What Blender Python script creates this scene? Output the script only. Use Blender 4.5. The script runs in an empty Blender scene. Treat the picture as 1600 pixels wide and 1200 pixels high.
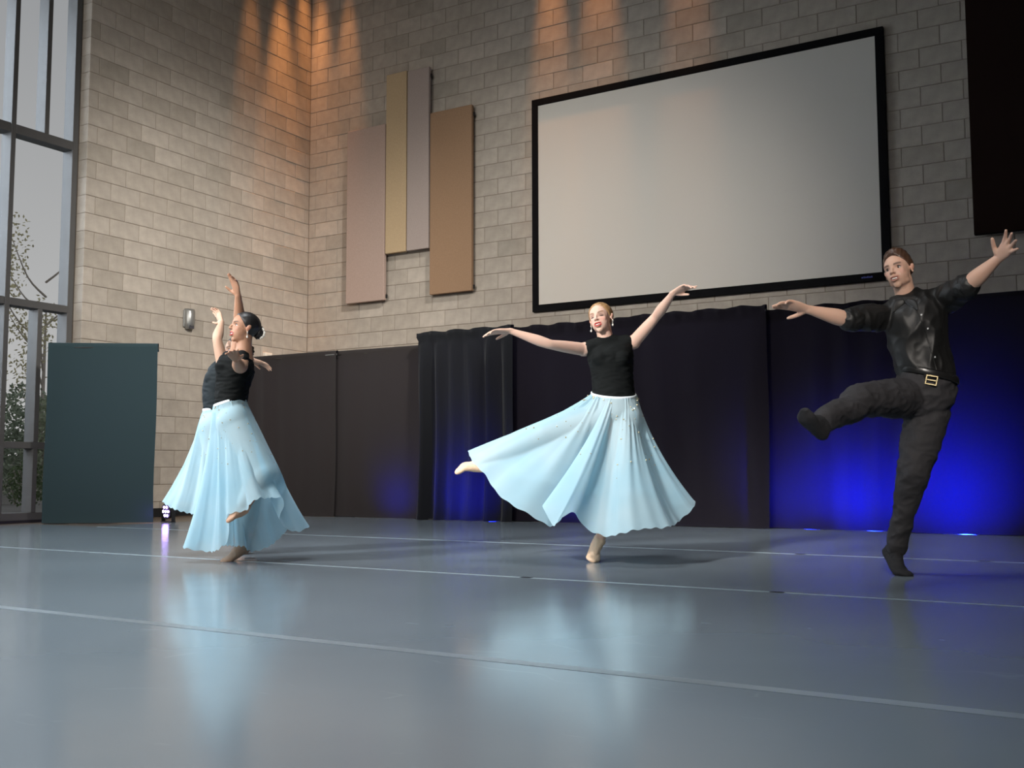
import bpy, bmesh, math, random
import numpy as np
from mathutils import Vector, Matrix, noise
from mathutils.bvhtree import BVHTree
R = random.Random(7)
PI = math.pi
scene = bpy.context.scene
COL = scene.collection

# ------------------------------------------------------------------ camera
cam = bpy.data.cameras.new('camera')
camo = bpy.data.objects.new('camera', cam)
COL.objects.link(camo)
scene.camera = camo
cam.sensor_width = 36.0
cam.lens = 1622.05 / 1600 * 36.0
cam.clip_start = 0.05
_yaw, _pit, _rol = -0.5379, 0.0837, -0.0021
_F = Vector((math.sin(_yaw) * math.cos(_pit), math.cos(_yaw) * math.cos(_pit), math.sin(_pit)))
_Rr = Vector((math.cos(_yaw), -math.sin(_yaw), 0))
_U = _Rr.cross(_F)
_R2 = _Rr * math.cos(_rol) + _U * math.sin(_rol)
_U2 = -_Rr * math.sin(_rol) + _U * math.cos(_rol)
camo.matrix_world = Matrix(((_R2.x, _U2.x, -_F.x, 9.948), (_R2.y, _U2.y, -_F.y, -11.027), (_R2.z, _U2.z, -_F.z, 0.529), (0, 0, 0, 1)))

# ------------------------------------------------------------------ world, exposure
scene.view_settings.view_transform = 'Standard'
scene.view_settings.look = 'None'
scene.view_settings.exposure = 0.0
scene.view_settings.gamma = 1.0
scene.view_settings.use_curve_mapping = False
w = bpy.data.worlds.new('world')
scene.world = w
w.use_nodes = True
bg = w.node_tree.nodes['Background']
bg.inputs[0].default_value = (0.84, 0.85, 0.86, 1)   # flat overcast sky
bg.inputs[1].default_value = 0.60
_nt = w.node_tree; _tc = _nt.nodes.new('ShaderNodeTexCoord'); _sx = _nt.nodes.new('ShaderNodeSeparateXYZ'); _cr = _nt.nodes.new('ShaderNodeValToRGB')
_nt.links.new(_tc.outputs['Generated'], _sx.inputs[0]); _nt.links.new(_sx.outputs['Z'], _cr.inputs[0]); _nt.links.new(_cr.outputs[0], bg.inputs[0])
_cr.color_ramp.elements[0].position = 0.0; _cr.color_ramp.elements[0].color = (0.86, 0.86, 0.85, 1)     # hazy horizon
_cr.color_ramp.elements[1].position = 0.6; _cr.color_ramp.elements[1].color = (0.34, 0.36, 0.39, 1)     # heavier cloud overhead
scene.cycles.max_bounces = 6
scene.cycles.transparent_max_bounces = 12
scene.cycles.sample_clamp_indirect = 4.0

# ------------------------------------------------------------------ lights of the hall and added fills
def look(o, t):
    o.rotation_euler = (Vector(t) - o.location).to_track_quat('-Z', 'Y').to_euler()
def area(name, loc, target, sx, sy, power, color, spread=PI):
    l = bpy.data.lights.new(name, 'AREA'); l.shape = 'RECTANGLE'; l.size = sx; l.size_y = sy
    l.energy = power; l.color = color; l.spread = spread
    o = bpy.data.objects.new(name, l); COL.objects.link(o); o.location = loc; look(o, target); return o
def spot(name, loc, target, power, color, deg, blend=0.6, size=0.1):
    l = bpy.data.lights.new(name, 'SPOT'); l.energy = power; l.color = color
    l.spot_size = math.radians(deg); l.spot_blend = blend; l.shadow_soft_size = size
    o = bpy.data.objects.new(name, l); COL.objects.link(o); o.location = loc; look(o, target); return o
# daylight entering through the glazing on the left
area('daylight_window', (-2.6, -7.6, 4.6), (3.5, -4.5, 1.2), 6.5, 5.0, 270, (0.78, 0.89, 1.0), math.radians(110))
# added soft fill above the dance floor; no skylight is known there
area('overhead_fill', (4.6, -8.0, 8.9), (4.6, -8.0, 0), 4.5, 3.5, 200, (0.93, 0.97, 1.0), math.radians(85))
# soft front glazing behind the photographer
area('front_glazing', (5.0, -14.2, 3.4), (1.6, -2.0, 2.0), 5.0, 3.6, 75, (1.0, 0.96, 0.90), math.radians(70))
# added fill spots, no such lamps known; soft cones leave the edges dim
spot('corner_fill', (9.6, -13.2, 5.2), (0.6, -2.0, 2.0), 1500, (1.0, 0.95, 0.88), 46, 1.0, 0.5)  # added fill for the room corner
spot('left_wall_fill', (11.0, -7.2, 7.6), (0.0, -1.6, 2.0), 6000, (1.0, 0.95, 0.88), 32, 1.0, 0.5)  # added to brighten the left wall
spot('screen_fill', (6.6, -14.0, 5.0), (4.3, -0.5, 2.3), 3400, (1.0, 0.96, 0.89), 32, 1.0, 0.4)  # added to light screen and back wall, fading to the right
spot('dancer_fill', (6.0, -14.0, 5.0), (7.1, -5.5, 0.8), 6000, (0.98, 0.97, 0.95), 19, 1.0, 0.4)  # added fill on the middle dancer
spot('pair_fill', (2.2, -13.6, 4.4), (5.1, -6.3, 0.9), 4200, (0.96, 0.98, 1.0), 20, 1.0, 0.4)  # added fill on the left pair
spot('floor_fill', (7.2, -9.2, 8.8), (7.2, -9.2, 0.0), 2300, (0.92, 0.96, 1.0), 40, 1.0, 0.6)  # added pool of light on the near floor, corners left dim
spot('man_fill', (10.6, -12.0, 3.6), (8.70, -5.5, 1.1), 1500, (1.0, 0.92, 0.84), 22, 0.9, 0.25)  # added fill on the man
# warm downlights grazing the block walls from the ceiling
for x, y, tx, ty, tz, pw, dg in ((0.30, -1.20, 0.05, -1.20, 5.0, 60, 14), (0.34, -0.62, 0.0, -0.62, 4.2, 130, 17), (0.22, -0.22, 0.0, -0.10, 5.0, 60, 16),
                         (0.20, -0.30, 0.20, 0.0, 5.0, 70, 15), (0.68, -0.32, 0.68, 0.0, 4.9, 60, 15),
                         (3.95, -0.32, 3.95, 0.0, 4.7, 90, 14), (4.62, -0.32, 4.62, 0.0, 5.0, 80, 15), (5.75, -0.32, 5.75, 0.0, 5.2, 50, 14)):
    spot('warm_downlight', (x, y, 8.7), (tx, ty, tz), pw * 14, (1.0, 0.40, 0.12), dg, 1.0, 0.05)

# ------------------------------------------------------------------ helpers
MATS = {}
def nodes(m):
    m.use_nodes = True; nt = m.node_tree
    return nt, nt.nodes['Principled BSDF']
def mat(name, col, rough=0.6, metal=0.0, spec=0.5, noise_s=0, noise_a=0.0, bump=0.0, bump_s=200, sheen=0.0, emit=None, emit_s=0.0, coords='Object', stretch=None):
    if name in MATS: return MATS[name]
    m = bpy.data.materials.new(name); nt, b = nodes(m)
    b.inputs['Base Color'].default_value = (*col, 1); b.inputs['Roughness'].default_value = rough
    b.inputs['Metallic'].default_value = metal; b.inputs['Specular IOR Level'].default_value = spec
    if sheen:
        b.inputs['Sheen Weight'].default_value = sheen
    if emit:
        b.inputs['Emission Color'].default_value = (*emit, 1); b.inputs['Emission Strength'].default_value = emit_s
    L = nt.links
    if noise_a or bump:
        tc = nt.nodes.new('ShaderNodeTexCoord'); mp = nt.nodes.new('ShaderNodeMapping')
        L.new(tc.outputs[coords], mp.inputs[0])
        if stretch: mp.inputs['Scale'].default_value = stretch
    if noise_a:
        n = nt.nodes.new('ShaderNodeTexNoise'); n.inputs['Scale'].default_value = noise_s; n.inputs['Detail'].default_value = 4
        L.new(mp.outputs[0], n.inputs[0])
        r = nt.nodes.new('ShaderNodeMapRange'); r.inputs[1].default_value = .3; r.inputs[2].default_value = .7
        r.inputs[3].default_value = 1 - noise_a; r.inputs[4].default_value = 1 + noise_a
        L.new(n.outputs[0], r.inputs[0])
        mx = nt.nodes.new('ShaderNodeVectorMath'); mx.operation = 'SCALE'; mx.inputs[0].default_value = col
        L.new(r.outputs[0], mx.inputs['Scale']); L.new(mx.outputs[0], b.inputs['Base Color'])
    if bump:
        n2 = nt.nodes.new('ShaderNodeTexNoise'); n2.inputs['Scale'].default_value = bump_s; n2.inputs['Detail'].default_value = 3
        L.new(mp.outputs[0], n2.inputs[0])
        bp = nt.nodes.new('ShaderNodeBump'); bp.inputs['Strength'].default_value = bump; bp.inputs['Distance'].default_value = 0.002
        L.new(n2.outputs[0], bp.inputs['Height']); L.new(bp.outputs[0], b.inputs['Normal'])
    MATS[name] = m
    return m

def link(name, me, m=None, parent=None, smooth=False):
    o = bpy.data.objects.new(name, me); COL.objects.link(o)
    if m is not None and len(me.materials) == 0: me.materials.append(m)
    if parent is not None: o.parent = parent
    if smooth: me.shade_smooth()
    return o
def empty(name, loc=(0, 0, 0), rz=0.0):
    o = bpy.data.objects.new(name, None); COL.objects.link(o); o.location = loc; o.rotation_euler = (0, 0, rz)
    o.empty_display_size = 0.1
    return o
def tag(o, label, cat, group=None):
    o['label'] = label; o['category'] = cat
    if group: o['group'] = group
    return o
def struct(o):
    o['kind'] = 'structure'; return o
def stuff(o):
    o['kind'] = 'stuff'; return o

class MB:
    """collects geometry for one mesh"""
    def __init__(s): s.v = []; s.f = []
    def add(s, v, f):
        n = len(s.v); s.v += [tuple(p) for p in v]; s.f += [tuple(i + n for i in q) for q in f]; return s
    def box(s, x0, x1, y0, y1, z0, z1, bev=0.0, M=None):
        if bev <= 0:
            v = [(x, y, z) for z in (z0, z1) for y in (y0, y1) for x in (x0, x1)]
            f = [(0, 2, 3, 1), (4, 5, 7, 6), (0, 1, 5, 4), (2, 6, 7, 3), (0, 4, 6, 2), (1, 3, 7, 5)]
        else:
            bm = bmesh.new(); bmesh.ops.create_cube(bm, size=1)
            for q in bm.verts: q.co = ((x0 + x1) / 2 + q.co.x * (x1 - x0), (y0 + y1) / 2 + q.co.y * (y1 - y0), (z0 + z1) / 2 + q.co.z * (z1 - z0))
            bmesh.ops.bevel(bm, geom=bm.edges[:], offset=bev, segments=2, affect='EDGES', profile=.5)
            bm.verts.index_update(); v = [q.co[:] for q in bm.verts]; f = [[q.index for q in fc.verts] for fc in bm.faces]; bm.free()
        if M is not None: v = [tuple(M @ Vector(p)) for p in v]
        return s.add(v, f)
    def cyl(s, p0, p1, r0, r1=None, n=16):
        r1 = r0 if r1 is None else r1
        p0, p1 = Vector(p0), Vector(p1); t = (p1 - p0).normalized()
        a = t.orthogonal().normalized(); b = t.cross(a)
        v = []
        for p, r in ((p0, r0), (p1, r1)):
            v += [tuple(p + (a * math.cos(2 * PI * i / n) + b * math.sin(2 * PI * i / n)) * r) for i in range(n)]
        f = [(i, (i + 1) % n, n + (i + 1) % n, n + i) for i in range(n)] + [tuple(range(n))[::-1], tuple(range(n, 2 * n))]
        return s.add(v, f)
    def tube(s, path, radii, sides=None, n=14, sub=4, caps=True):
        """smooth closed tube through path; radii = (a along side, b across)"""
        P = [np.array(p, float) for p in path]
        Rr = [np.array(r if hasattr(r, '__len__') else (r, r), float) for r in radii]
        if sides is None: sides = [None] * len(P)
        elif not isinstance(sides, list): sides = [sides] * len(P)
        S = [None if q is None else np.array(q, float) for q in sides]
        if len(P) > 2 and sub > 1:
            P2, R2, S2 = [], [], []
            for i in range(len(P) - 1):
                p0 = P[max(i - 1, 0)]; p1 = P[i]; p2 = P[i + 1]; p3 = P[min(i + 2, len(P) - 1)]
                r0 = Rr[max(i - 1, 0)]; r1 = Rr[i]; r2 = Rr[i + 1]; r3 = Rr[min(i + 2, len(P) - 1)]
                for j in range(sub):
                    t = j / sub
                    def cr(a, b, c, d): return .5 * (2 * b + (c - a) * t + (2 * a - 5 * b + 4 * c - d) * t * t + (3 * b - a - 3 * c + d) * t ** 3)
                    P2.append(cr(p0, p1, p2, p3)); R2.append(np.maximum(cr(r0, r1, r2, r3), .002))
                    S2.append(None if S[i] is None or S[i + 1] is None else S[i] * (1 - t) + S[i + 1] * t)
            P2.append(P[-1]); R2.append(Rr[-1]); S2.append(S[-1])
            P, Rr, S = P2, R2, S2
        m = len(P); rings = []; prev = None
        T = []
        for i in range(m):
            t = P[min(i + 1, m - 1)] - P[max(i - 1, 0)]; T.append(t / (np.linalg.norm(t) + 1e-9))
        def frame(i, prev):
            t = T[i]; sd = S[i]
            if sd is None:
                sd = prev if prev is not None else np.array(Vector(t).orthogonal())
            a = sd - t * np.dot(sd, t)
            if np.linalg.norm(a) < 1e-4: a = np.array(Vector(t).orthogonal())
            a /= np.linalg.norm(a); return a, np.cross(t, a)
        fr = []
        for i in range(m):
            a, b = frame(i, prev); prev = a; fr.append((a, b))
        def ring(c, a, b, ra, rb): return [tuple(c + a * math.cos(2 * PI * k / n) * ra + b * math.sin(2 * PI * k / n) * rb) for k in range(n)]
        v = []; nr = 0
        if caps:
            for q in (80, 55, 28):
                an = math.radians(q); rr = min(Rr[0]); v += ring(P[0] - T[0] * rr * math.sin(an), *fr[0], Rr[0][0] * math.cos(an), Rr[0][1] * math.cos(an)); nr += 1
        for i in range(m): v += ring(P[i], *fr[i], *Rr[i]); nr += 1
        if caps:
            for q in (28, 55, 80):
                an = math.radians(q); rr = min(Rr[-1]); v += ring(P[-1] + T[-1] * rr * math.sin(an), *fr[-1], Rr[-1][0] * math.cos(an), Rr[-1][1] * math.cos(an)); nr += 1
        f = []
        for i in range(nr - 1):
            for k in range(n): f.append((i * n + k, i * n + (k + 1) % n, (i + 1) * n + (k + 1) % n, (i + 1) * n + k))
        f.append(tuple(range(n))[::-1]); f.append(tuple(range((nr - 1) * n, nr * n)))
        return s.add(v, f)
    def ell(s, c, r, M=None, nu=20, nv=12):
        """ellipsoid; M = 3x3 (columns = axes)"""
        v = []; c = Vector(c)
        for j in range(1, nv):
            th = PI * j / nv
            for i in range(nu):
                ph = 2 * PI * i / nu
                p = Vector((r[0] * math.sin(th) * math.cos(ph), r[1] * math.sin(th) * math.sin(ph), r[2] * math.cos(th)))
                v.append(tuple(c + (M @ p if M is not None else p)))
        top = Vector((0, 0, r[2])); v.append(tuple(c + (M @ top if M is not None else top))); v.append(tuple(c - (M @ top if M is not None else top)))
        f = []
        for j in range(nv - 2):
            for i in range(nu): f.append((j * nu + i, (j + 1) * nu + i, (j + 1) * nu + (i + 1) % nu, j * nu + (i + 1) % nu))
        a = (nv - 1) * nu
        for i in range(nu): f.append((a, i, (i + 1) % nu)); f.append((a + 1, (nv - 2) * nu + (i + 1) % nu, (nv - 2) * nu + i))
        return s.add(v, f)
    def mesh(s, name):
        me = bpy.data.meshes.new(name); me.from_pydata(s.v, [], s.f); me.update(); return me
    def build(s, name, m=None, parent=None, smooth=False):
        me = s.mesh(name)
        bm = bmesh.new(); bm.from_mesh(me); bmesh.ops.recalc_face_normals(bm, faces=bm.faces); bm.to_mesh(me); bm.free()
        return link(name, me, m, parent, smooth)
    def fuse(s, name, voxel, smooth_it=3, fac=0.6):
        """voxel union of all pieces -> one continuous mesh"""
        me = s.mesh(name + '_raw'); o = bpy.data.objects.new(name + '_raw', me); COL.objects.link(o)
        bm = bmesh.new(); bm.from_mesh(me); bmesh.ops.recalc_face_normals(bm, faces=bm.faces); bm.to_mesh(me); bm.free()
        md = o.modifiers.new('r', 'REMESH'); md.mode = 'VOXEL'; md.voxel_size = voxel; md.use_smooth_shade = True
        ms = o.modifiers.new('s', 'SMOOTH'); ms.factor = fac; ms.iterations = smooth_it
        dg = bpy.context.evaluated_depsgraph_get()
        out = bpy.data.meshes.new_from_object(o.evaluated_get(dg)); out.name = name
        bpy.data.objects.remove(o); bpy.data.meshes.remove(me)
        out.shade_smooth()
        return out

def coords(me):
    a = np.empty(len(me.vertices) * 3, np.float32); me.vertices.foreach_get('co', a); return a.reshape(-1, 3)
def normals(me):
    a = np.empty(len(me.vertices) * 3, np.float32); me.vertices.foreach_get('normal', a); return a.reshape(-1, 3)
def set_coords(me, a):
    me.vertices.foreach_set('co', a.astype(np.float32).ravel()); me.update()
def wrinkle(me, amp, scale, stretch=(1, 1, 1), seed=0.0, mask=None):
    c = coords(me); nn = normals(me)
    d = np.array([noise.noise(Vector((p[0] * scale * stretch[0] + seed, p[1] * scale * stretch[1], p[2] * scale * stretch[2]))) for p in c])
    d = -np.abs(d) * 1.6 + 0.4
    if mask is not None: d = d * mask(c)
    set_coords(me, c + nn * (d * amp)[:, None])

# ------------------------------------------------------------------ materials of the room
def block_mat(name, island):
    m = bpy.data.materials.new(name); nt, b = nodes(m); L = nt.links; N = nt.nodes.new
    if island:
        g = N('ShaderNodeNewGeometry'); rnd = g.outputs['Random Per Island']
    else:
        g = N('ShaderNodeObjectInfo'); rnd = g.outputs['Random']
    cr = N('ShaderNodeValToRGB'); L.new(rnd, cr.inputs[0])
    e = cr.color_ramp.elements; e[0].position = 0; e[0].color = (.335, .298, .252, 1); e[1].position = 1; e[1].color = (.44, .39, .335, 1)
    e2 = e.new(.25); e2.color = (.38, .335, .285, 1); e3 = e.new(.8); e3.color = (.40, .355, .305, 1)
    tc = N('ShaderNodeTexCoord'); n = N('ShaderNodeTexNoise'); n.inputs['Scale'].default_value = 160; n.inputs['Detail'].default_value = 5
    L.new(tc.outputs['Object'], n.inputs[0])
    n2 = N('ShaderNodeTexNoise'); n2.inputs['Scale'].default_value = 9; n2.inputs['Detail'].default_value = 3; L.new(tc.outputs['Object'], n2.inputs[0])
    ad = N('ShaderNodeMath'); ad.operation = 'ADD'; L.new(n.outputs[0], ad.inputs[0]); L.new(n2.outputs[0], ad.inputs[1])
    r = N('ShaderNodeMapRange'); r.inputs[1].default_value = .7; r.inputs[2].default_value = 1.3; r.inputs[3].default_value = .86; r.inputs[4].default_value = 1.14
    L.new(ad.outputs[0], r.inputs[0])
    mx = N('ShaderNodeVectorMath'); mx.operation = 'SCALE'; L.new(cr.outputs[0], mx.inputs[0]); L.new(r.outputs[0], mx.inputs['Scale'])
    L.new(mx.outputs[0], b.inputs['Base Color']); b.inputs['Roughness'].default_value = .9; b.inputs['Specular IOR Level'].default_value = .2
    bp = N('ShaderNodeBump'); bp.inputs['Strength'].default_value = .35; bp.inputs['Distance'].default_value = .002
    L.new(n.outputs[0], bp.inputs['Height']); L.new(bp.outputs[0], b.inputs['Normal'])
    return m
BLOCK = block_mat('split_block', False); BLOCK_I = block_mat('split_block_joined', True)
MORTAR = mat('mortar', (.23, .19, .15), .95, noise_s=40, noise_a=.15)
ALU = mat('painted_aluminium', (.080, .078, .077), .5, noise_s=3, noise_a=.04)
BLACK = mat('black_trim', (.012, .012, .013), .5)

# floor of the hall (timber boards around the dance floor)
def wood_mat():
    m = bpy.data.materials.new('hall_boards'); nt, b = nodes(m); L = nt.links; N = nt.nodes.new
    tc = N('ShaderNodeTexCoord'); br = N('ShaderNodeTexBrick'); L.new(tc.outputs['Object'], br.inputs[0])
    br.inputs['Color1'].default_value = (.16, .115, .085, 1); br.inputs['Color2'].default_value = (.20, .15, .115, 1); br.inputs['Mortar'].default_value = (.08, .06, .045, 1)
    br.inputs['Scale'].default_value = 1.0; br.inputs['Brick Width'].default_value = 1.6; br.inputs['Row Height'].default_value = .09; br.inputs['Mortar Size'].default_value = .002
    L.new(br.outputs[0], b.inputs['Base Color']); b.inputs['Roughness'].default_value = .25
    return m
WOOD = wood_mat()
struct(MB().box(-.35, 13, -14.5, 0, -.2, -.006).build('floor', WOOD))
struct(MB().box(-.5, 13.2, -14.7, .3, 9.0, 9.2).build('ceiling', mat('ceiling_paint', (.10, .095, .09), .9)))
struct(MB().box(13.0, 13.2, -14.7, .3, -.2, 9.0).build('wall_right', mat('side_wall_paint', (.10, .09, .085), .9)))
struct(MB().box(-.5, 13.2, -14.9, -14.7, -.2, 9.0).build('wall_front', mat('side_wall_paint', (.10, .09, .085), .9)))

CW, CH = .4064, .2032
def cam_px(p):
    d = Vector(p) - camo.matrix_world.translation
    x, y, z = d.dot(_R2), d.dot(_U2), d.dot(_F)
    return (800 + 1622 * x / z, 600 - 1622 * y / z, z) if z > .1 else (-9e9, -9e9, z)
def in_view(p):
    u, v, z = cam_px(p)
    return z > 0 and -25 < u < 1625 and -25 < v < 1225
block_cache = {}
def block_mesh(w, back):
    key = (round(w, 3), back)
    if key in block_cache: return block_cache[key]
    g = .0028; b = .004; d = .145
    x0, x1, z0, z1 = g, w - g, g, CH - g
    v = [(x0, d, z0), (x1, d, z0), (x1, d, z1), (x0, d, z1), (x0, b, z0), (x1, b, z0), (x1, b, z1), (x0, b, z1),
         (x0 + b, 0, z0 + b), (x1 - b, 0, z0 + b), (x1 - b, 0, z1 - b), (x0 + b, 0, z1 - b)]
    f = [(8, 9, 10, 11), (4, 5, 9, 8), (5, 6, 10, 9), (6, 7, 11, 10), (7, 4, 8, 11), (0, 1, 5, 4), (1, 2, 6, 5), (2, 3, 7, 6), (3, 0, 4, 7)]
    me = bpy.data.meshes.new('block'); me.from_pydata(v, [], f); me.materials.append(BLOCK); me.update()
    block_cache[key] = me
    return me
def block_wall(wall, layout, M):
    """layout: (x, width, z, score) in the wall's own plane; M takes it to the world"""
    layout.sort(key=lambda q: q[3])
    rest = MB()
    for i, (x, w_, z, sc) in enumerate(layout):
        dy = R.uniform(-.0012, .0012)
        if i < 300 and sc < 1e5:
            o = link('concrete_block', block_mesh(w_, 0), parent=wall)
            o.matrix_local = M @ Matrix.Translation((x, dy, z))
        else:
            me = block_mesh(w_, 0)
            T = M @ Matrix.Translation((x, dy, z))
            rest.add([tuple(T @ q.co) for q in me.vertices], [tuple(p.vertices) for p in me.polygons])
    if rest.v:
        o = stuff(link('concrete_block_courses', rest.mesh('concrete_block_courses'), BLOCK_I, wall))
# back wall : face at y = 0
wall_back = struct(MB().box(-.15, 13.2, .006, .3, -.2, 9.0).build('wall_back', MORTAR))
lay = []
for k in range(-12, 33):
    z = 2.41 + CH * k
    x = 0.0; off = .1175 + (CH if k % 2 == 0 else 0)
    edges = [0.0] + [off + CW * i for i in range(40) if off + CW * i < 13.0] + [13.0]
    for a, b in zip(edges[:-1], edges[1:]):
        if b - a < .03: continue
        c = ((a + b) / 2, 0, z + .1)
        hid = (3.75 < a and b < 7.9 and 2.5 < z < 4.95) or z < 1.5 or (1.5 < a and b < 2.2 and 3.45 < z < 5.6) or (a > .85 and b < 1.45 and 2.85 < z < 5.0) or (a > 2.2 and b < 2.85 and 2.85 < z < 5.0) or a > 8.75 and z > 2.8
        lay.append((a, b - a, z, (Vector(c) - camo.location).length + (0 if in_view(c) and not hid else 1e6)))
block_wall(wall_back, lay, Matrix.Identity(4))
# left wall : face at x = 0, from y = 0 to y = -3.67
LW = 3.67
wall_left = struct(MB().box(-.35, -.006, -LW + .008, .3, -.2, 9.0).build('wall_left', MORTAR))
lay = []
for k in range(-12, 33):
    z = 2.41 + CH * k
    off = .0845 + (CH if k % 2 else 0)
    edges = [0.0] + [off + CW * i for i in range(12) if off + CW * i < LW - .05] + [LW]
    for a, b in zip(edges[:-1], edges[1:]):
        c = (0, -(a + b) / 2, z + .1)
        hid = cam_px(c)[1] > 690 and not 240 < cam_px(c)[0] < 330 or z < .3
        lay.append((a, b - a, z, (Vector(c) - camo.location).length + (0 if in_view(c) and not hid else 1e6)))
# local x -> -y world, local y (depth into wall) -> -x world
block_wall(wall_left, lay, Matrix(((0, -1, 0, 0), (-1, 0, 0, 0), (0, 0, 1, 0), (0, 0, 0, 1))))
# dark cove base along the walls
struct(MB().box(0, .012, -LW, 0, 0, .10).build('baseboard_left', BLACK))
struct(MB().box(.012, 13, -.012, 0, 0, .10).build('baseboard_back', BLACK))

# ------------------------------------------------------------------ glazed wall on the left
def window_unit(name, y_hi, n_bays, first_mid=True):
    """frames in the plane x = -.15 ; face width 6 cm, depth 16 cm; runs towards -y"""
    e = struct(empty(name, (-.15, y_hi, 0)))
    def bar(nm, y0, y1, z0, z1, d=.17):
        return MB().box(-d, 0, y0, y1, z0, z1, .004).build(nm, ALU, e)
    W = .76
    total = W * n_bays
    for i in range(n_bays + 1):
        y = -i * W
        bar('mullion', y - .055 if i else -.07, y, .0, 9.0)
    for z0, z1, nm in ((.02, .10, 'sill_rail'), (.78, .85, 'transom'), (2.29, 2.37, 'transom'), (4.14, 4.24, 'transom'), (6.0, 6.1, 'transom')):
        for i in range(n_bays): bar(nm, -(i + 1) * W, -i * W - .06, z0, z1, .165)
    for i in range(n_bays):
        ym = -i * W - .06 - .31
        for z0, z1 in ((.10, .78), (.85, 2.29), (4.24, 6.0)):
            bar('glazing_bar', ym - .055, ym, z0, z1)
    G = mat('window_glass', (1, 1, 1), .02)
    nt, b = nodes(G); b.inputs['Transmission Weight'].default_value = 1.0; b.inputs['IOR'].default_value = 1.02; b.inputs['Roughness'].default_value = 0; b.inputs['Specular IOR Level'].default_value = .3
    for i in range(n_bays):
        for z0, z1 in ((.10, .78), (.85, 2.29), (2.37, 4.14), (4.24, 6.0), (6.1, 9.0)):
            MB().box(-.105, -.099, -(i + 1) * W + .005, -i * W - .065, z0 - .005, z1 + .005).build('pane', G, e)
    MB().box(-.18, .02, -total, 0, -.02, .022).build('base_channel', BLACK, e)
    return e
window_unit('window_1', -3.675, 9)
struct(MB().box(-.35, -.05, -14.7, -3.675 - 9 * .76, -.2, 9.0).build('wall_left_front', mat('side_wall_paint', (.10, .09, .085), .9)))

# ------------------------------------------------------------------ projection screen
def frame_thing():
    e = tag(empty('projection_screen', (3.70, -.02, 2.47)), 'large pale projection screen in a black frame on the block wall', 'screen')
    W, H, T = 4.21, 2.67, .085
    V = mat('black_velvet_frame', (.003, .003, .004), .8, spec=.12)
    for nm, a in (('frame_rail', (0, W, 0, T)), ('frame_rail', (0, W, H - T, H)), ('frame_rail', (0, T, T, H - T)), ('frame_rail', (W - T, W, T, H - T))):
        MB().box(a[0], a[1], -.045, .01, a[2], a[3], .004).build(nm, V, e)
    S = mat('matte_screen_fabric', (.60, .57, .52), .85, spec=.15, bump=.1, bump_s=500)
    MB().box(T - .005, W - T + .005, -.030, -.015, T - .005, H - T + .005).build('screen_surface', S, e)
    mk = MB(); x = W - .29
    for i, w_ in enumerate((.016, .010, .014, .012, .016, .010)):
        mk.box(x, x + w_, -.0475, -.045, .036, .05 + .004 * (i % 2)); x += w_ + .006
    o = mk.build('maker_mark', mat('blue_mark', (.03, .05, .35), .5), e); o['label'] = 'small blue mark on the lower rail'
frame_thing()

# ------------------------------------------------------------------ acoustic panels
def panel(x0, x1, z0, z1, col, label, th=.055, y=-.13):
    e = tag(empty('acoustic_panel', ((x0 + x1) / 2, 0, z0)), label, 'wall panel', None)
    hw = (x1 - x0) / 2; h = z1 - z0
    F = mat('panel_fabric_%.2f_%.2f' % (col[0], col[2]), col, .9, spec=.1, noise_s=60, noise_a=.06, bump=.3, bump_s=400)
    MB().box(-hw, hw, y, y + th, 0, h, .008).build('fabric_face', F, e)
    for zz in (.05, h - .12):
        for xx in (-hw + .05, hw - .09):
            MB().box(xx, xx + .04, y + th - .01, -.006, zz, zz + .07).build('wall_bracket', BLACK, e)
    for zz in (.03, h - .14):
        MB().box(hw - .02, hw + .013, y + th * .7, y + th + .012, zz, zz + .05).build('clip', BLACK, e)
panel(.80, 1.455, 2.81, 5.22, (.40, .30, .255), 'wide mauve fabric acoustic panel, leftmost on the block wall')
panel(1.47, 1.81, 3.43, 5.89, (.46, .345, .215), 'narrow tan acoustic panel between the mauve one and a grey one')
panel(1.83, 2.18, 3.43, 5.87, (.36, .30, .275), 'narrow grey acoustic panel beside the tan one', y=-.135)
panel(2.20, 2.85, 2.81, 5.23, (.29, .185, .115), 'wide brown acoustic panel nearest the projection screen')
panel(8.71, 9.40, 2.82, 6.3, (.016, .008, .006), 'very dark brown acoustic panel right of the projection screen')

# wall fitting and small box on the left wall
e = tag(empty('wall_light', (0, -2.16, 2.28)), 'small grey metal wall fitting on the left block wall', 'wall fitting')
g = mat('grey_metal_fitting', (.30, .30, .29), .35, .6)
MB().box(0, .02, -.085, .085, .02, .24, .01).build('back_plate', g, e)
mb = MB(); n = 14
pr = [(.0, .0), (.05, .0), (.085, .07), (.085, .22), (.06, .25), (.0, .25)]
for r0 in range(1): pass
vv = []
for (d, z) in pr:
    for i in range(n + 1):
        a = PI * i / n; vv.append((.015 + d * math.sin(a) * .9, -.07 * math.cos(a) * (1 if z > .03 else .75), z))
ff = [(j * (n + 1) + i, j * (n + 1) + i + 1, (j + 1) * (n + 1) + i + 1, (j + 1) * (n + 1) + i) for j in range(len(pr) - 1) for i in range(n)]
mb.add(vv, ff); mb.build('cover', g, e, True)
MB().box(.03, .075, -.035, .035, .003, .05, .004).build('lens', mat('dark_lens', (.05, .05, .06), .2), e)
e = tag(empty('wall_box', (0, -.80, 1.96)), 'small pale box on the left wall just above the dark drape', 'box')
c_ = mat('pale_plastic', (.75, .68, .58), .5)
MB().box(0, .05, -.065, .065, 0, .16, .008).build('housing', c_, e)
MB().box(.05, .055, -.05, .05, .02, .14, .002).build('front_cover', c_, e)

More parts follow.
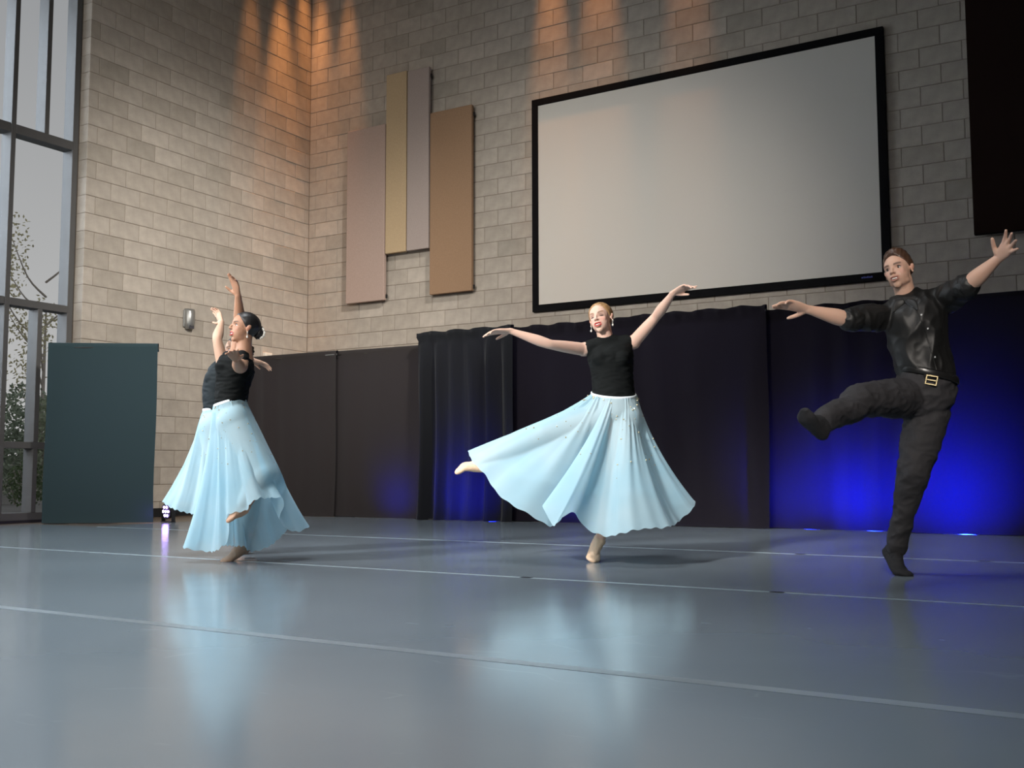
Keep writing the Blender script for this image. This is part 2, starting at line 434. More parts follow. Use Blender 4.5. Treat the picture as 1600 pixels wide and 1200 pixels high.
# ------------------------------------------------------------------ dance floor
def marley():
    m = bpy.data.materials.new('grey_marley'); nt, b = nodes(m); L = nt.links; N = nt.nodes.new
    tc = N('ShaderNodeTexCoord')
    n = N('ShaderNodeTexNoise'); n.inputs['Scale'].default_value = 1.2; n.inputs['Detail'].default_value = 3; L.new(tc.outputs['Object'], n.inputs[0])
    r = N('ShaderNodeMapRange'); r.inputs[1].default_value = .3; r.inputs[2].default_value = .7; r.inputs[3].default_value = .95; r.inputs[4].default_value = 1.05; L.new(n.outputs[0], r.inputs[0])
    mx = N('ShaderNodeVectorMath'); mx.operation = 'SCALE'; mx.inputs[0].default_value = (.19, .228, .258); L.new(r.outputs[0], mx.inputs['Scale'])
    # sparse thin scuffs
    wp = N('ShaderNodeTexNoise'); wp.inputs['Scale'].default_value = 2.0; wp.inputs['Detail'].default_value = 2; L.new(tc.outputs['Object'], wp.inputs[0])
    def scuff(sc, rot, off, wd, thr):
        mp = N('ShaderNodeMapping'); mp.inputs['Rotation'].default_value = (0, 0, rot); mp.inputs['Location'].default_value = (off, off, 0); mp.inputs['Scale'].default_value = (sc * .5, sc * 1.6, 1)
        L.new(tc.outputs['Object'], mp.inputs[0])
        s_ = N('ShaderNodeVectorMath'); s_.operation = 'SCALE'; s_.inputs['Scale'].default_value = .5; L.new(wp.outputs['Color'], s_.inputs[0])
        a = N('ShaderNodeVectorMath'); a.operation = 'ADD'; L.new(mp.outputs[0], a.inputs[0]); L.new(s_.outputs[0], a.inputs[1])
        q = N('ShaderNodeTexVoronoi'); q.feature = 'DISTANCE_TO_EDGE'; q.inputs['Scale'].default_value = 1.0; L.new(a.outputs[0], q.inputs[0])
        t = N('ShaderNodeMapRange'); t.inputs[1].default_value = 0; t.inputs[2].default_value = wd; t.inputs[3].default_value = 1; t.inputs[4].default_value = 0; L.new(q.outputs['Distance'], t.inputs[0])
        g = N('ShaderNodeTexNoise'); g.inputs['Scale'].default_value = 2.6; g.inputs['Detail'].default_value = 3; L.new(mp.outputs[0], g.inputs[0])
        gr = N('ShaderNodeMapRange'); gr.inputs[1].default_value = thr; gr.inputs[2].default_value = thr + .06; L.new(g.outputs[0], gr.inputs[0])
        m_ = N('ShaderNodeMath'); m_.operation = 'MULTIPLY'; L.new(t.outputs[0], m_.inputs[0]); L.new(gr.outputs[0], m_.inputs[1])
        return m_.outputs[0]
    s1 = scuff(1.6, .5, 3, .012, .60); s2 = scuff(2.4, 2.2, 9, .012, .63); s3 = scuff(1.1, -.6, 17, .008, .60)
    ad = N('ShaderNodeMath'); ad.operation = 'MAXIMUM'; L.new(s1, ad.inputs[0]); L.new(s2, ad.inputs[1])
    a2 = N('ShaderNodeMath'); a2.operation = 'MAXIMUM'; L.new(ad.outputs[0], a2.inputs[0]); L.new(s3, a2.inputs[1])
    k = N('ShaderNodeMath'); k.operation = 'MULTIPLY'; k.inputs[1].default_value = .13; L.new(a2.outputs[0], k.inputs[0])
    mm = N('ShaderNodeMix'); mm.data_type = 'RGBA'; L.new(k.outputs[0], mm.inputs['Factor']); L.new(mx.outputs[0], mm.inputs['A']); mm.inputs['B'].default_value = (.42, .47, .5, 1)
    L.new(mm.outputs['Result'], b.inputs['Base Color'])
    rr = N('ShaderNodeMapRange'); rr.inputs[1].default_value = .3; rr.inputs[2].default_value = .7; rr.inputs[3].default_value = .15; rr.inputs[4].default_value = .19
    n3 = N('ShaderNodeTexNoise'); n3.inputs['Scale'].default_value = 2; n3.inputs['Detail'].default_value = 2; L.new(tc.outputs['Object'], n3.inputs[0]); L.new(n3.outputs[0], rr.inputs[0]); L.new(rr.outputs[0], b.inputs['Roughness'])
    b.inputs['Specular IOR Level'].default_value = .55
    n4 = N('ShaderNodeTexNoise'); n4.inputs['Scale'].default_value = 14; n4.inputs['Detail'].default_value = 3; L.new(tc.outputs['Object'], n4.inputs[0])
    bp = N('ShaderNodeBump'); bp.inputs['Strength'].default_value = .02; bp.inputs['Distance'].default_value = .002; L.new(n4.outputs[0], bp.inputs['Height'])
    return m
MAR = marley()
df = tag(empty('dance_floor', (6, -6, 0)), 'scuffed glossy blue-grey vinyl dance floor under the dancers', 'dance floor')
rows = [(-1.42, -4.38, 1.25), (-4.38, -6.50, .30), (-6.50, -8.50, .30), (-8.50, -10.6, .30), (-10.6, -12.7, .30)]
for (y1, y0, x0) in rows:
    MB().box(x0 - 6, 12.6 - 6, y0 + 6 + .002, y1 + 6 - .002, -.006, 0).build('vinyl_strip', MAR, df)
TAPE = mat('grey_tape', (.32, .38, .42), .35, noise_s=8, noise_a=.1); TAPE2 = mat('black_tape', (.012, .012, .02), .4)
for (y, x0, hw, tm) in ((-4.38, 1.3, .012, TAPE), (-6.50, .35, .014, TAPE), (-8.50, .35, .026, mat('worn_tape', (.215, .255, .285), .28, noise_s=1.6, noise_a=.25))):
    MB().box(x0 - 6, 12.6 - 6, y + 6 - hw, y + 6 + hw, 0, .0008).build('seam_tape', tm, df)
for (x, y) in ((7.33, -6.5), (8.59, -6.5), (8.11, -4.38), (9.18, -4.38), (5.27, -6.33)):
    MB().box(x - 6 - .03, x - 6 + .03, y + 6 - .015, y + 6 + .02, .0008, .002).build('marker_tape', TAPE2, df)

# ------------------------------------------------------------------ drapes
def cloth_mat(name, col, glow=.25, sheen=.25):
    m = bpy.data.materials.new(name); nt, b = nodes(m); L = nt.links; N = nt.nodes.new
    b.inputs['Base Color'].default_value = (*col, 1); b.inputs['Roughness'].default_value = .9; b.inputs['Specular IOR Level'].default_value = .1
    b.inputs['Sheen Weight'].default_value = sheen; b.inputs['Sheen Roughness'].default_value = .5
    tc = N('ShaderNodeTexCoord'); n = N('ShaderNodeTexNoise'); n.inputs['Scale'].default_value = 260; n.inputs['Detail'].default_value = 2; L.new(tc.outputs['Object'], n.inputs[0])
    bp = N('ShaderNodeBump'); bp.inputs['Strength'].default_value = .3; bp.inputs['Distance'].default_value = .002; L.new(n.outputs[0], bp.inputs['Height']); L.new(bp.outputs[0], b.inputs['Normal'])
    t = N('ShaderNodeBsdfTranslucent'); t.inputs[0].default_value = (.05, .05, .14, 1)
    mx = N('ShaderNodeMixShader'); mx.inputs[0].default_value = glow
    L.new(b.outputs[0], mx.inputs[1]); L.new(t.outputs[0], mx.inputs[2]); L.new(mx.outputs[0], nt.nodes['Material Output'].inputs[0])
    return m
CL_BROWN = cloth_mat('charcoal_drape', (.030, .025, .024), .2, .15); CL_BLACK = cloth_mat('black_drape', (.013, .014, .016), .25, .1)
CL_NAVY = cloth_mat('ink_drape', (.011, .009, .013), .25, .08); CL_DAYLIT = cloth_mat('daylit_dark_drape', (.030, .052, .059), .1, .12)  # lone drape is dark cloth too; cool window daylight put into its colour
PIPE = mat('pipe', (.05, .05, .05), .4, .5)
def drape(x0, y0, x1, y1, z0, z1, m, label, folds, amp, pocket=False, seed=0, lift=0.0):
    cx, cy = (x0 + x1) / 2, (y0 + y1) / 2
    ang = math.atan2(y1 - y0, x1 - x0); Wd = math.hypot(x1 - x0, y1 - y0)
    e = tag(empty('drape', (cx, cy, 0), ang), label, 'drape')
    rr = random.Random(seed); nx, nz = int(Wd * 60) + 8, 44
    ph = [(rr.uniform(.6, 1.5) * folds, rr.uniform(0, 6.28), rr.uniform(.4, 1)) for _ in range(4)]
    v = []
    for j in range(nz + 1):
        t = j / nz
        for i in range(nx + 1):
            u = i / nx; x = -Wd / 2 + u * Wd
            f = sum(a * math.sin(2 * PI * k * u + p + .5 * math.sin(3 * t + p)) for k, p, a in ph) / 2.2
            f = f * abs(f) ** .3
            z = z0 + (z1 - z0) * t
            env = (.55 + .45 * (1 - t)) if not pocket else (.25 + .75 * min(1, (1 - t) * 5))
            y = amp * f * env
            if pocket and t > .955:
                y = -.020 + .012 * math.sin(u * Wd * 26 + seed) + .008 * math.sin(u * Wd * 57)
                z += .009 * math.sin(u * Wd * 19 + seed)
            elif pocket and t > .935: y = .006
            if t < .03: z += lift * math.sin(3.1 * u) * 0 ; y -= .012 * (1 - t / .03)
            z += (1 - t) ** 6 * (.003 * math.sin(5.5 * u + seed))
            x += .012 * math.sin(2.2 * t * PI + seed) * (1 - t) * (1 if 0 < i < nx else .8)
            v.append((x, y, max(z, .003)))
    # the cloth turns over the pipe at the top
    for i in range(nx + 1):
        q = v[nz * (nx + 1) + i]; v.append((q[0], .035, q[2] + .008))
    for i in range(nx + 1):
        q = v[nz * (nx + 1) + i]; v.append((q[0], .055, q[2] - .08))
    f = [(j * (nx + 1) + i, j * (nx + 1) + i + 1, (j + 1) * (nx + 1) + i + 1, (j + 1) * (nx + 1) + i) for j in range(nz + 2) for i in range(nx)]
    me = bpy.data.meshes.new('cloth'); me.from_pydata(v, [], f); me.update()
    link('cloth', me, m, e, True)
    MB().cyl((-Wd / 2, .018, z1 - .045), (Wd / 2, .018, z1 - .045), .014).build('crossbar', PIPE, e, True)
    for sx in (-1,):
        x = sx * (Wd / 2 - .02)
        MB().cyl((x, .05, .012), (x, .05, z1 - .01), .02).build('upright', PIPE, e, True)
        MB().box(x - .02, x + .24, -.0 + .025, .085, 0, .012, .003).build('base_plate', PIPE, e)
    return e
drape(.26, -4.25, 1.17, -3.60, .004, 1.875, CL_DAYLIT, 'dark drape standing alone by the window on the left, daylight painted into its colour', 1.6, .030, seed=3)
drape(.48, -1.62, 1.90, -1.60, .004, 1.955, CL_BROWN, 'charcoal drape behind the two left dancers, at the low end of the row', 3.2, .018, seed=5)
drape(1.83, -1.54, 3.20, -1.50, .004, 1.955, CL_BROWN, 'plain charcoal drape just left of the taller gathered drapes', 2.4, .020, seed=8)
drape(3.16, -1.69, 4.37, -1.67, .004, 2.065, CL_BLACK, 'deeply folded black drape with blue glow at its foot, behind the pointed foot', 5.5, .055, True, seed=11)
drape(4.23, -1.52, 5.71, -1.53, .004, 2.065, CL_NAVY, 'ink-dark drape directly behind the smiling blonde dancer', 2.6, .022, True, seed=14)
drape(5.68, -1.64, 7.09, -1.65, .004, 2.06, CL_NAVY, 'ink-dark drape between the blonde dancer and the kicking man', 4.0, .028, True, seed=17)
drape(6.98, -1.53, 8.33, -1.56, .004, 2.03, CL_NAVY, 'drape glowing deep blue behind the man\'s raised leg', 4.2, .035, True, seed=21)
drape(8.30, -1.70, 10.2, -1.73, .004, 1.985, CL_NAVY, 'drape with a bright blue glow, right of the man\'s standing leg', 2.5, .028, False, seed=24)

# ------------------------------------------------------------------ LED floor lights
def uplight(x, y, label, col, power, tilt, rz=0.0, lens_e=30.0, deg=95):
    e = tag(empty('led_uplight', (x, y, 0), rz), label, 'stage light')
    B = mat('black_housing', (.015, .015, .016), .45)
    Rm = Matrix.Translation((0, 0, .115)) @ Matrix.Rotation(tilt, 4, 'X')
    mb = MB(); mb.cyl((0, .09, 0), (0, -.03, 0), .062, .085, 20); me = mb.mesh('h'); 
    hb = MB().add([tuple(Rm @ Vector(p)) for p in mb.v], mb.f).build('housing', B, e, False)
    yk = MB().box(-.105, -.095, -.02, .02, .005, .125).box(.095, .105, -.02, .02, .005, .125).box(-.105, .105, -.03, .03, 0, .008)
    yk.build('bracket', B, e)
    EM = mat('led_lens_%d' % int(col[0] * 100), (.2, .2, .2), .3, emit=col, emit_s=lens_e)
    for i in range(7):
        a = i * PI / 3; rad = .05 if i < 6 else 0
        q = MB().cyl((rad * math.cos(a), -.031, rad * math.sin(a)), (rad * math.cos(a), -.036, rad * math.sin(a)), .015, .013, 10)
        MB().add([tuple(Rm @ Vector(p)) for p in q.v], q.f).build('led_lens', EM, e)
    l = bpy.data.lights.new('led_beam', 'SPOT'); l.energy = power; l.color = col; l.spot_size = math.radians(deg); l.spot_blend = 1.0; l.shadow_soft_size = .06
    o = bpy.data.objects.new('led_beam', l); COL.objects.link(o); o.parent = e
    d = Rm.to_3x3() @ Vector((0, -1, 0)); o.location = Rm @ Vector((0, -.045, 0)); o.rotation_euler = d.to_track_quat('-Z', 'Y').to_euler()
    return e
uplight(1.165, -3.40, 'violet LED floor light peeping from behind the lone dark drape', (.45, .30, 1.0), 4, 0.1, -.2, 26, 120)
BL = (.005, .02, 1.0)
for (x, y, pw, lab) in ((2.75, -1.02, 10, 'blue LED floor light hidden behind the plain charcoal drape'), (3.75, -1.0, 32, 'blue LED floor light behind the deeply folded drape'),
                    (5.0, -1.0, 12, 'blue LED floor light behind the blonde dancer\'s drape'), (7.86, -.92, 92, 'blue LED floor light behind the man\'s standing leg'), (7.28, -.92, 26, 'dim blue LED floor light behind the man\'s raised foot'),
                    (8.66, -.95, 120, 'blue LED floor light right of the man\'s standing leg')):
    uplight(x, y, lab, BL, pw * 3.4, -.40, 0, 6, 100)

# ------------------------------------------------------------------ outside the glazing
struct(MB().box(-30, -.36, -25, 25, -.3, -.08).build('ground', mat('paving_outside', (.30, .29, .28), .9, noise_s=2, noise_a=.1)))
def brick_mat():
    m = bpy.data.materials.new('red_brick'); nt, b = nodes(m); L = nt.links; N = nt.nodes.new
    tc = N('ShaderNodeTexCoord'); mp = N('ShaderNodeMapping'); mp.inputs['Rotation'].default_value = (PI / 2, 0, PI / 2); L.new(tc.outputs['Object'], mp.inputs[0])
    br = N('ShaderNodeTexBrick'); L.new(mp.outputs[0], br.inputs[0])
    br.inputs['Color1'].default_value = (.42, .25, .20, 1); br.inputs['Color2'].default_value = (.50, .33, .27, 1); br.inputs['Mortar'].default_value = (.55, .50, .46, 1)
    br.inputs['Scale'].default_value = 1; br.inputs['Brick Width'].default_value = .22; br.inputs['Row Height'].default_value = .075; br.inputs['Mortar Size'].default_value = .01
    L.new(br.outputs[0], b.inputs['Base Color']); b.inputs['Roughness'].default_value = .9
    return m
e = tag(empty('garden_wall', (-12, 3.5, 0)), 'low pinkish brick wall outside, seen through the glazing', 'wall')
MB().box(-.15, .15, -5, 5, -.1, .82).build('brickwork', brick_mat(), e)
MB().box(-.2, .2, -5, 5, .82, .90, .01).build('coping', mat('stone_coping', (.5, .45, .4), .9), e)
e = tag(empty('planting_kerb', (-8.6, 1.2, 0)), 'pale concrete kerb edging the planting outside', 'kerb')
MB().box(-.1, .1, -4, 4, -.1, .12, .02).build('kerb_stone', mat('pale_concrete', (.48, .47, .46), .9), e)
def leaves(mb, c, r, n, s, rr):
    for _ in range(n):
        d = Vector((rr.gauss(0, 1), rr.gauss(0, 1), rr.gauss(0, 1))).normalized() * (rr.random() ** .4)
        p = Vector(c) + Vector((d.x * r[0], d.y * r[1], d.z * r[2]))
        a = Vector((rr.gauss(0, 1), rr.gauss(0, 1), rr.gauss(0, 1))).normalized(); b = a.orthogonal().normalized()
        cc = a.cross(b)
        mb.add([p - a * s, p + b * s * .45 + cc * s * .1, p + a * s, p - b * s * .45 + cc * s * .1], [(0, 1, 2, 3)])
def plant(name, x, y, h, w_, col, label, cat, n=900, trunk=True, seed=1, ls=.05):
    rr = random.Random(seed)
    e = tag(empty(name, (x, y, -.08)), label, cat)
    st = MB()
    nb = 9
    tips = []
    if trunk:
        st.tube([(0, 0, 0), (.05, .03, h * .35), (.0, .08, h * .7)], [.07, .05, .02], n=8)
        for i in range(nb):
            z = h * (.35 + .5 * i / nb); a = rr.uniform(0, 6.28); L_ = w_ * rr.uniform(.5, 1)
            tp = (math.cos(a) * L_, math.sin(a) * L_, z + h * rr.uniform(.1, .22)); tips.append(tp)
            st.tube([(0.02, .04, z), (tp[0] * .5, tp[1] * .5, z + h * .06), tp], [.03, .02, .008], n=6)
        st.build('trunk', mat('hazed_bark', (.42, .38, .34), .9), e, True)  # bark colour paled to stand in for outdoor haze
    else:
        for i in range(7):
            a = rr.uniform(0, 6.28); st.tube([(0, 0, 0), (math.cos(a) * w_ * .3, math.sin(a) * w_ * .3, h * .5), (math.cos(a) * w_ * .6, math.sin(a) * w_ * .6, h * .85)], [.015, .01, .005], n=5)
        st.build('stems', mat('hazed_bark', (.42, .38, .34), .9), e, True)
    lf = MB()
    if trunk:
        for tp in tips: leaves(lf, tp, (w_ * .34, w_ * .34, h * .10), n // nb, ls, rr)
    else: leaves(lf, (0, 0, h * .55), (w_, w_, h * .5), n, ls, rr)
    stuff(lf.build('foliage', mat('leaf_%d' % int(col[0] * 1000), col, .7, noise_s=3, noise_a=.3), e))
plant('shrub', -8.0, .95, 2.2, .85, (.30, .36, .27), 'grey-green shrub outside the lower left panes', 'shrub', 3600, False, 3, .05)  # leaf colour lightened, haze put into it
plant('shrub', -6.2, .35, 1.9, .45, (.32, .37, .26), 'bushy shrub outside beside the lone dark drape', 'shrub', 1600, False, 5, .05)  # haze put into this leaf colour as well
plant('flower_bush', -5.0, -.85, .75, .35, (.12, .18, .08), 'low bush outside in front of the brick wall', 'bush', 600, False, 6, .035)
plant('young_tree', -13.5, 5.2, 6.8, 1.5, (.60, .56, .36), 'sparse yellowing tree outside the tall middle pane', 'tree', 1500, True, 9, .055)  # foliage paled in colour for the washed-out haze

FIG = {'A': {'an1': (0.082, -0.26, 0.335),
       'an2': (0.065, 0.02, 0.091),
       'ba1': (0.02, -0.28, 0.279),
       'ba2': (0.003, -0.0, 0.015),
       'chest': (0.018, 0.0, 1.159),
       'elL': (0.034, -0.37, 1.12),
       'elR': (0.036, 0.1, 1.427),
       'haL': (-0.013, -0.68, 1.186),
       'haR': (-0.008, -0.08, 1.686),
       'he1': (0.079, -0.26, 0.31),
       'he2': (0.084, 0.03, 0.067),
       'head': (0.058, -0.01, 1.393),
       'hem': [(-0.234, -0.0, 0.08, 180), (-0.136, -0.15, 0.074, 203), (-0.044, -0.22, 0.084, 222), (-0.021, -0.25, 0.173, 234), (-0.005, -0.29, 0.279, 246),
               (0.078, -0.34, 0.313, 262), (0.147, -0.36, 0.363, 278), (0.229, -0.34, 0.391, 295), (0.289, -0.28, 0.337, 312), (0.324, -0.2, 0.238, 328),
               (0.356, -0.1, 0.161, 340), (0.454, 0.02, 0.191, 352), (0.417, 0.12, 0.253, 368), (0.333, 0.1, 0.166, 385), (0.248, 0.05, 0.093, 402),
               (0.153, -0.03, 0.059, 420), (0.078, -0.08, 0.087, 440), (0.016, -0.08, 0.095, 460), (-0.042, 0.02, 0.093, 482), (-0.162, 0.14, 0.103, 512)],
       'hip': (0.013, -0.0, 0.839),
       'hp1': (0.02, -0.07, 0.821),
       'hp2': (0.036, 0.06, 0.827),
       'kn1': (0.184, -0.22, 0.51),
       'kn2': (0.102, -0.0, 0.441),
       'neck': (0.061, -0.0, 1.254),
       'origin': (5.319, -6.546),
       'rib': (0.001, -0.0, 1.055),
       'rot': 0.8016,
       'shL': (0.043, -0.13, 1.151),
       'shR': (0.017, 0.13, 1.216),
       'to1': (-0.008, -0.29, 0.251),
       'to2': (-0.037, -0.01, 0.002),
       'waist': (-0.008, -0.0, 0.947),
       'wrL': (0.016, -0.57, 1.143),
       'wrR': (0.021, -0.02, 1.589)},
 'B': {'an1': (0.029, 0.2, 0.199),
       'an2': (-0.029, -0.0, 0.074),
       'ba1': (0.06, 0.25, 0.111),
       'ba2': (-0.008, 0.0, 0.008),
       'chest': (-0.142, 0.0, 1.154),
       'elL': (-0.187, -0.14, 1.37),
       'elR': (-0.037, 0.33, 1.243),
       'haL': (-0.194, 0.1, 1.578),
       'haR': (0.114, 0.2, 1.251),
       'he1': (0.046, 0.2, 0.186),
       'he2': (0.023, 0.06, 0.036),
       'head': (-0.069, -0.0, 1.311),
       'hem': [(-0.497, -0.0, 0.336, 180), (-0.413, -0.1, 0.29, 200), (-0.302, -0.16, 0.263, 225), (-0.197, -0.16, 0.179, 255), (-0.088, -0.1, 0.122, 285),
               (0.018, 0.0, 0.114, 325), (0.029, 0.1, 0.149, 360), (-0.046, 0.2, 0.242, 400), (-0.253, 0.25, 0.306, 450), (-0.429, 0.15, 0.344, 500)],
       'hip': (-0.172, 0.0, 0.847),
       'hp1': (-0.178, -0.07, 0.811),
       'hp2': (-0.165, 0.06, 0.816),
       'kn1': (-0.126, -0.1, 0.436),
       'kn2': (-0.119, 0.0, 0.394),
       'neck': (-0.091, -0.0, 1.21),
       'origin': (5.006, -6.122),
       'rib': (-0.177, 0.0, 1.062),
       'rot': 0.7892,
       'shL': (-0.132, -0.13, 1.143),
       'shR': (-0.121, 0.12, 1.191),
       'to1': (0.065, 0.27, 0.08),
       'to2': (-0.04, -0.03, 0.003),
       'waist': (-0.182, -0.0, 0.929),
       'wrL': (-0.166, 0.04, 1.503),
       'wrR': (0.034, 0.2, 1.28)},
 'M': {'an1': (-0.315, -0.72, 0.757),
       'an2': (-0.026, 0.08, 0.132),
       'ba1': (-0.378, -0.82, 0.759),
       'ba2': (-0.008, 0.0, 0.019),
       'chest': (0.102, 0.0, 1.303),
       'elL': (-0.214, -0.2, 1.286),
       'elR': (0.347, -0.17, 1.431),
       'haL': (-0.523, -0.36, 1.368),
       'haR': (0.519, -0.4, 1.58),
       'he1': (-0.321, -0.74, 0.695),
       'he2': (-0.065, 0.12, 0.108),
       'head': (0.03, -0.03, 1.551),
       'hip': (0.138, 0.0, 0.917),
       'hp1': (0.058, -0.04, 0.894),
       'hp2': (0.152, 0.03, 0.837),
       'kn1': (-0.162, -0.4, 0.867),
       'kn2': (0.067, -0.03, 0.512),
       'neck': (0.069, 0.02, 1.397),
       'origin': (8.92, -5.459),
       'rib': (0.122, 0.0, 1.163),
       'rot': 0.1825,
       'shL': (-0.048, -0.02, 1.318),
       'shR': (0.239, 0.02, 1.39),
       'to1': (-0.387, -0.84, 0.796),
       'to2': (0.033, -0.04, 0.005),
       'waist': (0.151, 0.0, 1.011),
       'wrL': (-0.399, -0.3, 1.334),
       'wrR': (0.474, -0.3, 1.53)},
 'W': {'an1': (-0.632, -0.02, 0.583),
       'an2': (0.046, 0.06, 0.126),
       'ba1': (-0.745, -0.03, 0.556),
       'ba2': (0.004, -0.0, 0.022),
       'chest': (0.116, -0.0, 1.208),
       'elL': (-0.237, -0.17, 1.26),
       'elR': (0.384, -0.1, 1.427),
       'haL': (-0.604, -0.26, 1.324),
       'haR': (0.542, -0.34, 1.559),
       'he1': (-0.632, -0.02, 0.549),
       'he2': (0.02, 0.11, 0.096),
       'head': (0.061, -0.02, 1.428),
       'hem': [(-0.741, 0.03, 0.66, 180), (-0.698, -0.08, 0.59, 193), (-0.621, -0.13, 0.515, 203), (-0.537, -0.2, 0.398, 212), (-0.44, -0.26, 0.324, 220),
               (-0.327, -0.28, 0.264, 228), (-0.235, -0.27, 0.221, 236), (-0.191, -0.27, 0.289, 243), (-0.278, -0.33, 0.348, 250), (-0.208, -0.4, 0.214, 258),
               (-0.114, -0.36, 0.293, 267), (-0.012, -0.36, 0.223, 277), (0.085, -0.38, 0.189, 288), (0.172, -0.4, 0.18, 299), (0.284, -0.38, 0.2, 312),
               (0.403, -0.32, 0.211, 326), (0.499, -0.18, 0.25, 340), (0.571, -0.0, 0.301, 355), (0.55, 0.13, 0.341, 370), (0.429, 0.3, 0.356, 390),
               (0.199, 0.42, 0.361, 415), (-0.1, 0.42, 0.413, 445), (-0.418, 0.36, 0.493, 475), (-0.657, 0.22, 0.585, 505), (-0.73, 0.1, 0.646, 525)],
       'hip': (0.139, -0.0, 0.859),
       'hp1': (0.086, -0.0, 0.833),
       'hp2': (0.191, -0.0, 0.832),
       'kn1': (-0.271, -0.05, 0.742),
       'kn2': (0.129, -0.1, 0.469),
       'neck': (0.091, -0.0, 1.297),
       'origin': (7.212, -5.528),
       'rib': (0.126, -0.0, 1.098),
       'rot': 0.4616,
       'shL': (-0.042, -0.02, 1.246),
       'shR': (0.254, 0.02, 1.289),
       'to1': (-0.795, -0.03, 0.523),
       'to2': (0.0, -0.05, 0.012),
       'waist': (0.133, -0.0, 0.98),
       'wrL': (-0.463, -0.22, 1.335),
       'wrR': (0.468, -0.28, 1.53)}}
BUCKLE = (0.167, 0.974)
BUTTONS = [(0.13, 1.303), (0.158, 1.234), (0.186, 1.091), (0.049, 1.385)]
PL0, PL1 = (0.096, 1.36) , (0.192, 1.024)

# ------------------------------------------------------------------ people
V3 = lambda q: np.array(q[:3], float)
def unit(a): return a / (np.linalg.norm(a) + 1e-9)
def head_axes(fwd, up):
    f = unit(np.array(fwd, float)); u = np.array(up, float); u = unit(u - f * np.dot(u, f)); s = np.cross(f, -u) * -1
    s = np.cross(u, f) * -1   # person's own left
    s = np.cross(f, u) * -1
    return Matrix(((s[0], f[0], u[0]), (s[1], f[1], u[1]), (s[2], f[2], u[2])))
def skin_mat():
    m = bpy.data.materials.new('skin'); nt, b = nodes(m); L = nt.links
    a = nt.nodes.new('ShaderNodeVertexColor'); a.layer_name = 'Col'
    L.new(a.outputs[0], b.inputs['Base Color']); b.inputs['Roughness'].default_value = .5; b.inputs['Specular IOR Level'].default_value = .35
    b.inputs['Subsurface Weight'].default_value = .12; b.inputs['Subsurface Radius'].default_value = (.02, .008, .005); b.inputs['Subsurface Scale'].default_value = .3
    n = nt.nodes.new('ShaderNodeTexNoise'); n.inputs['Scale'].default_value = 180
    bp = nt.nodes.new('ShaderNodeBump'); bp.inputs['Strength'].default_value = .1; bp.inputs['Distance'].default_value = .001
    L.new(n.outputs[0], bp.inputs['Height']); L.new(bp.outputs[0], b.inputs['Normal'])
    return m
SKIN = skin_mat()

def hand(mb, wr, tip, nrm, L, side=1, curl=.25, spread=1.0, thumb_out=.8, curls=None, sc=1.0):
    """palm + five unequal fingers; nrm = way the palm faces, side = which side the thumb leaves"""
    wr, tip = V3(wr), V3(tip); d = unit(tip - wr); n = np.array(nrm, float); n = unit(n - d * np.dot(n, d)); s = np.cross(d, n) * side
    pl = L * .50
    mb.tube([wr - d * .01, wr + d * pl * .35, wr + d * pl * .75, wr + d * pl], [(.021 * sc, .017 * sc), (.029 * sc, .015 * sc), (.036 * sc, .0135 * sc), (.034 * sc, .011 * sc)], sides=s, n=16)
    bases = [.78, .27, -.27, -.76]; lens = [.44, .50, .46, .36]; spr = [.16, .05, -.07, -.22]
    for i in range(4):
        c = (curls[i] if curls else curl)
        p = wr + d * (pl * (.97 if i in (1, 2) else .92)) + s * bases[i] * .034 * sc
        a0 = spr[i] * spread
        dirv = unit(d * math.cos(a0) + s * math.sin(a0)); pts = [p - dirv * .012, p]
        ang = c * .55
        for seg in (.44, .31, .25):
            v = dirv * math.cos(ang) + n * math.sin(ang); p = p + v * lens[i] * L * seg; pts.append(p); ang += c
        r = (.0088 if i != 3 else .0076) * sc
        mb.tube(pts, [r * 1.05, r * 1.08, r, r * .92, r * .76], n=10, sub=3)
    p = wr + d * pl * .22 + s * .020 * sc + n * .006
    v1 = unit(s * thumb_out + d * .75 + n * .25); v2 = unit(s * thumb_out * .55 + d * .9 + n * .3)
    mb.tube([wr + d * pl * .12 + s * .008, p, p + v1 * L * .17, p + v1 * L * .17 + v2 * L * .15, p + v1 * L * .17 + v2 * L * .25],
            [.013 * sc, .0135 * sc, .0108 * sc, .0095 * sc, .0078 * sc], n=10, sub=3)

def foot(mb, an, he, ba, to, k=1.0, grow=0.0, sh=None):
    an, he, ba, to = V3(an), V3(he), V3(ba), V3(to)
    fd = unit(to - he); sd = np.cross(fd, unit(sh - an)) if sh is not None else np.array([1., 0, 0])
    if np.linalg.norm(sd) < .25: sd = np.array([.25, -1, .0])
    sd = unit(sd)
    g = grow
    mb.tube([he, he * .55 + ba * .45, ba, ba * .4 + to * .6, to], [(.026 * k + g, .024 * k + g), (.030 * k + g, .027 * k + g), (.039 * k + g, .019 * k + g), (.034 * k + g, .014 * k + g), (.022 * k + g, .010 * k + g)], sides=sd, n=18)
    mb.tube([an, an * .5 + he * .5, he], [.030 * k + g, .029 * k + g, .024 * k + g], n=14)
    mb.tube([an, an * .45 + (he * .3 + ba * .7) * .55, ba], [.028 * k + g, .026 * k + g, .018 * k + g], n=14)

